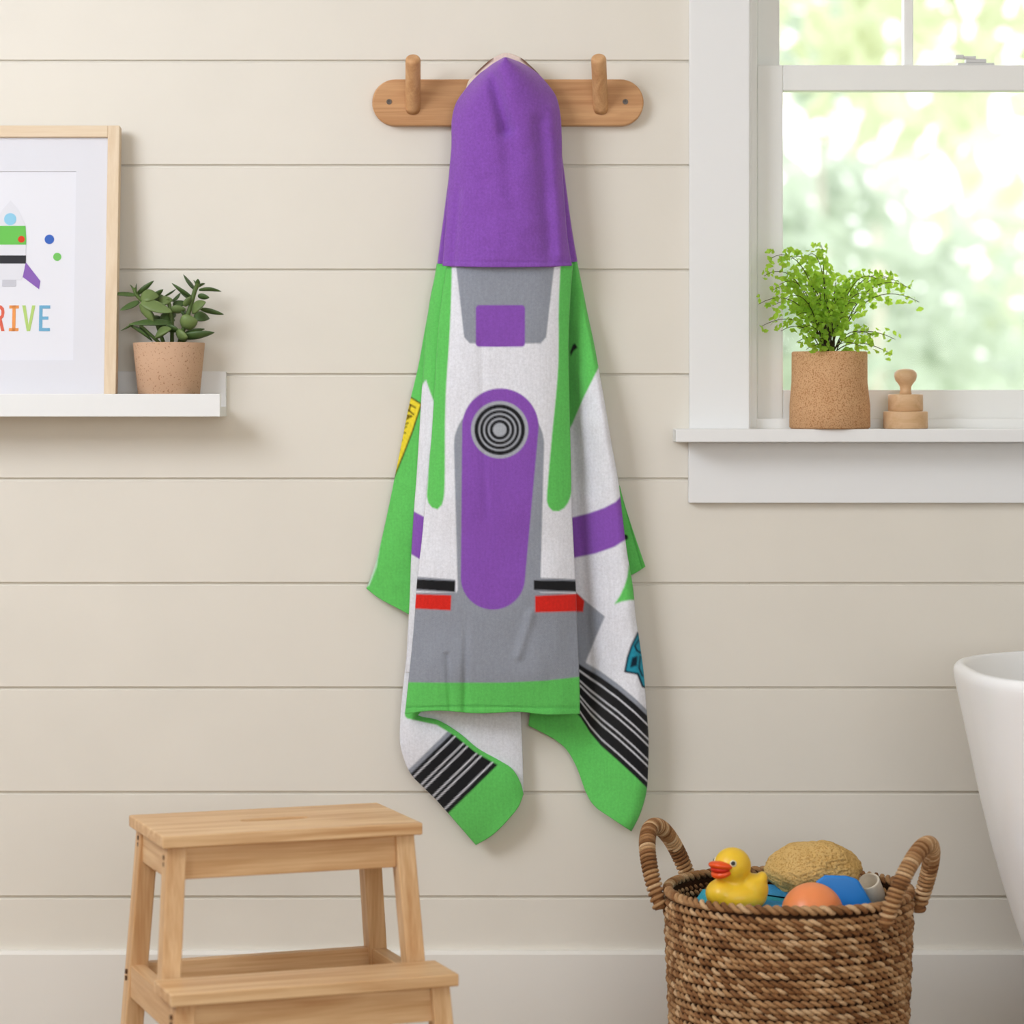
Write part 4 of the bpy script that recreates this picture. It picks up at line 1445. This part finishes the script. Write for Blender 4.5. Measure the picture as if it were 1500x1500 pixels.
# blue vinyl toy: a chunky little boat hull lying on its side
yT_ = -0.475
s6 = F / (D + yT_)
bl_o = thing('toy_boat', 'blue vinyl toy boat hull tipped over beside the orange ball', 'toy', P(1235, 1330, yT_))
fr_pts = [(1192, 1292), (1208, 1281), (1240, 1282), (1257, 1287), (1264, 1306), (1281, 1328), (1262, 1345), (1215, 1345), (1200, 1320)]
bm = bmesh.new()
for px_, py_ in fr_pts:
    bm.verts.new(P(px_, py_, yT_ - 0.014))
    cxp, cyp = 1236 + (px_ - 1236) * 0.9, 1316 + (py_ - 1316) * 0.85
    bm.verts.new(P(cxp, cyp, yT_ + 0.024))
bmesh.ops.convex_hull(bm, input=bm.verts[:])
bmesh.ops.delete(bm, geom=[v_ for v_ in bm.verts if not v_.link_faces], context='VERTS')
bmesh.ops.dissolve_limit(bm, angle_limit=0.05, verts=bm.verts[:], edges=bm.edges[:])
bm.verts.index_update()
vv, ff = [tuple(v_.co) for v_ in bm.verts], [tuple(v_.index for v_ in f_.verts) for f_ in bm.faces]
bm.free()
o = link('hull', vv, ff, M['blue'], bl_o, True, 0.006, 4)
rim_pts = [P(px_, py_, yT_ - 0.0145) for px_, py_ in ((1222, 1296), (1247, 1296), (1253, 1312), (1240, 1322), (1222, 1318))]
# cream cup
yC = -0.40
cupm = thing('cup', 'cream beaker lying tilted behind the blue toy in the basket', 'cup', P(1275, 1300, yC))
axis = (Vector(P(1266, 1279, yC - 0.012)) - Vector(P(1279, 1318, yC + 0.01))).normalized()
axis = Vector((-0.30, -0.55, 0.80)).normalized()
Rm = axis.to_track_quat('Z', 'Y').to_matrix()
c0 = Vector(P(1272, 1290, yC))
s7 = F / (D + yC)
ro, ri, Lc = 16.5 / s7, 13 / s7, 0.06
mb = MB().lathe([(.001, -Lc), (ro * .98, -Lc), (ro * 1.06, -Lc * .5), (ro, -.002), (ro - .001, 0), (ri + .001, 0), (ri, -.002), (ri * .95, -Lc * .85), (.001, -Lc * .85)], n=40)
mb.v = [tuple(Rm @ Vector(p) + c0) for p in mb.v]
mb.build('beaker', M['cream'], cupm, True)

# ------------------------------------------------------------------ bathtub
TX0, TYc, TZ = P(1398.5, 0, -0.50)[0], -0.555, 0.0
TL, TWd, TH = 0.84, 0.405, P(0, 974, -0.52)[2]
tub = thing('bathtub', 'white freestanding oval bathtub at the right edge of the room', 'bathtub', (TX0 + TL, TYc, 0))
NE = 3.0


def sup(t, a, b, e=NE):
    c, s_ = math.cos(t), math.sin(t)
    return (a * math.copysign(abs(c) ** (2 / e), c), b * math.copysign(abs(s_) ** (2 / e), s_))


prof = [(-0.235, 0.0), (-0.225, 0.02), (-0.185, 0.10), (-0.135, 0.20), (-0.090, 0.32), (-0.056, 0.44), (-0.030, 0.56), (-0.010, 0.66), (-0.001, 0.70),
        (0.0, 0.712), (-0.004, 0.720), (-0.011, 0.7235), (-0.018, 0.721), (-0.024, 0.713), (-0.034, 0.68), (-0.060, 0.58), (-0.10, 0.44), (-0.16, 0.26), (-0.24, 0.17), (-0.39, 0.15)]
sc_ = TH / 0.7235
n_ = 160
v, f = [], []
for off, z in prof:
    for i in range(n_):
        x, y = sup(2 * PI * i / n_, TL + off, TWd + off)
        v.append((TX0 + TL + x, TYc + y, z * sc_))
for r_ in range(len(prof) - 1):
    for i in range(n_):
        f.append((r_ * n_ + i, r_ * n_ + (i + 1) % n_, (r_ + 1) * n_ + (i + 1) % n_, (r_ + 1) * n_ + i))
f.append(tuple(range(n_))[::-1])
f.append(tuple((len(prof) - 1) * n_ + i for i in range(n_)))
o = link('tub_shell', v, f, M['tub'], tub, True)
ss = o.modifiers.new('subd', 'SUBSURF')
ss.levels = ss.render_levels = 1
th_ = np.arange(24) * PI / 12
cd = (TX0 + TL, TYc, 0.15 * sc_)
MB().lathe([(.028, 0.0), (.028, .003), (.02, .004), (.001, .003)], cd, 24).build('drain', M['nickel'], tub, True)
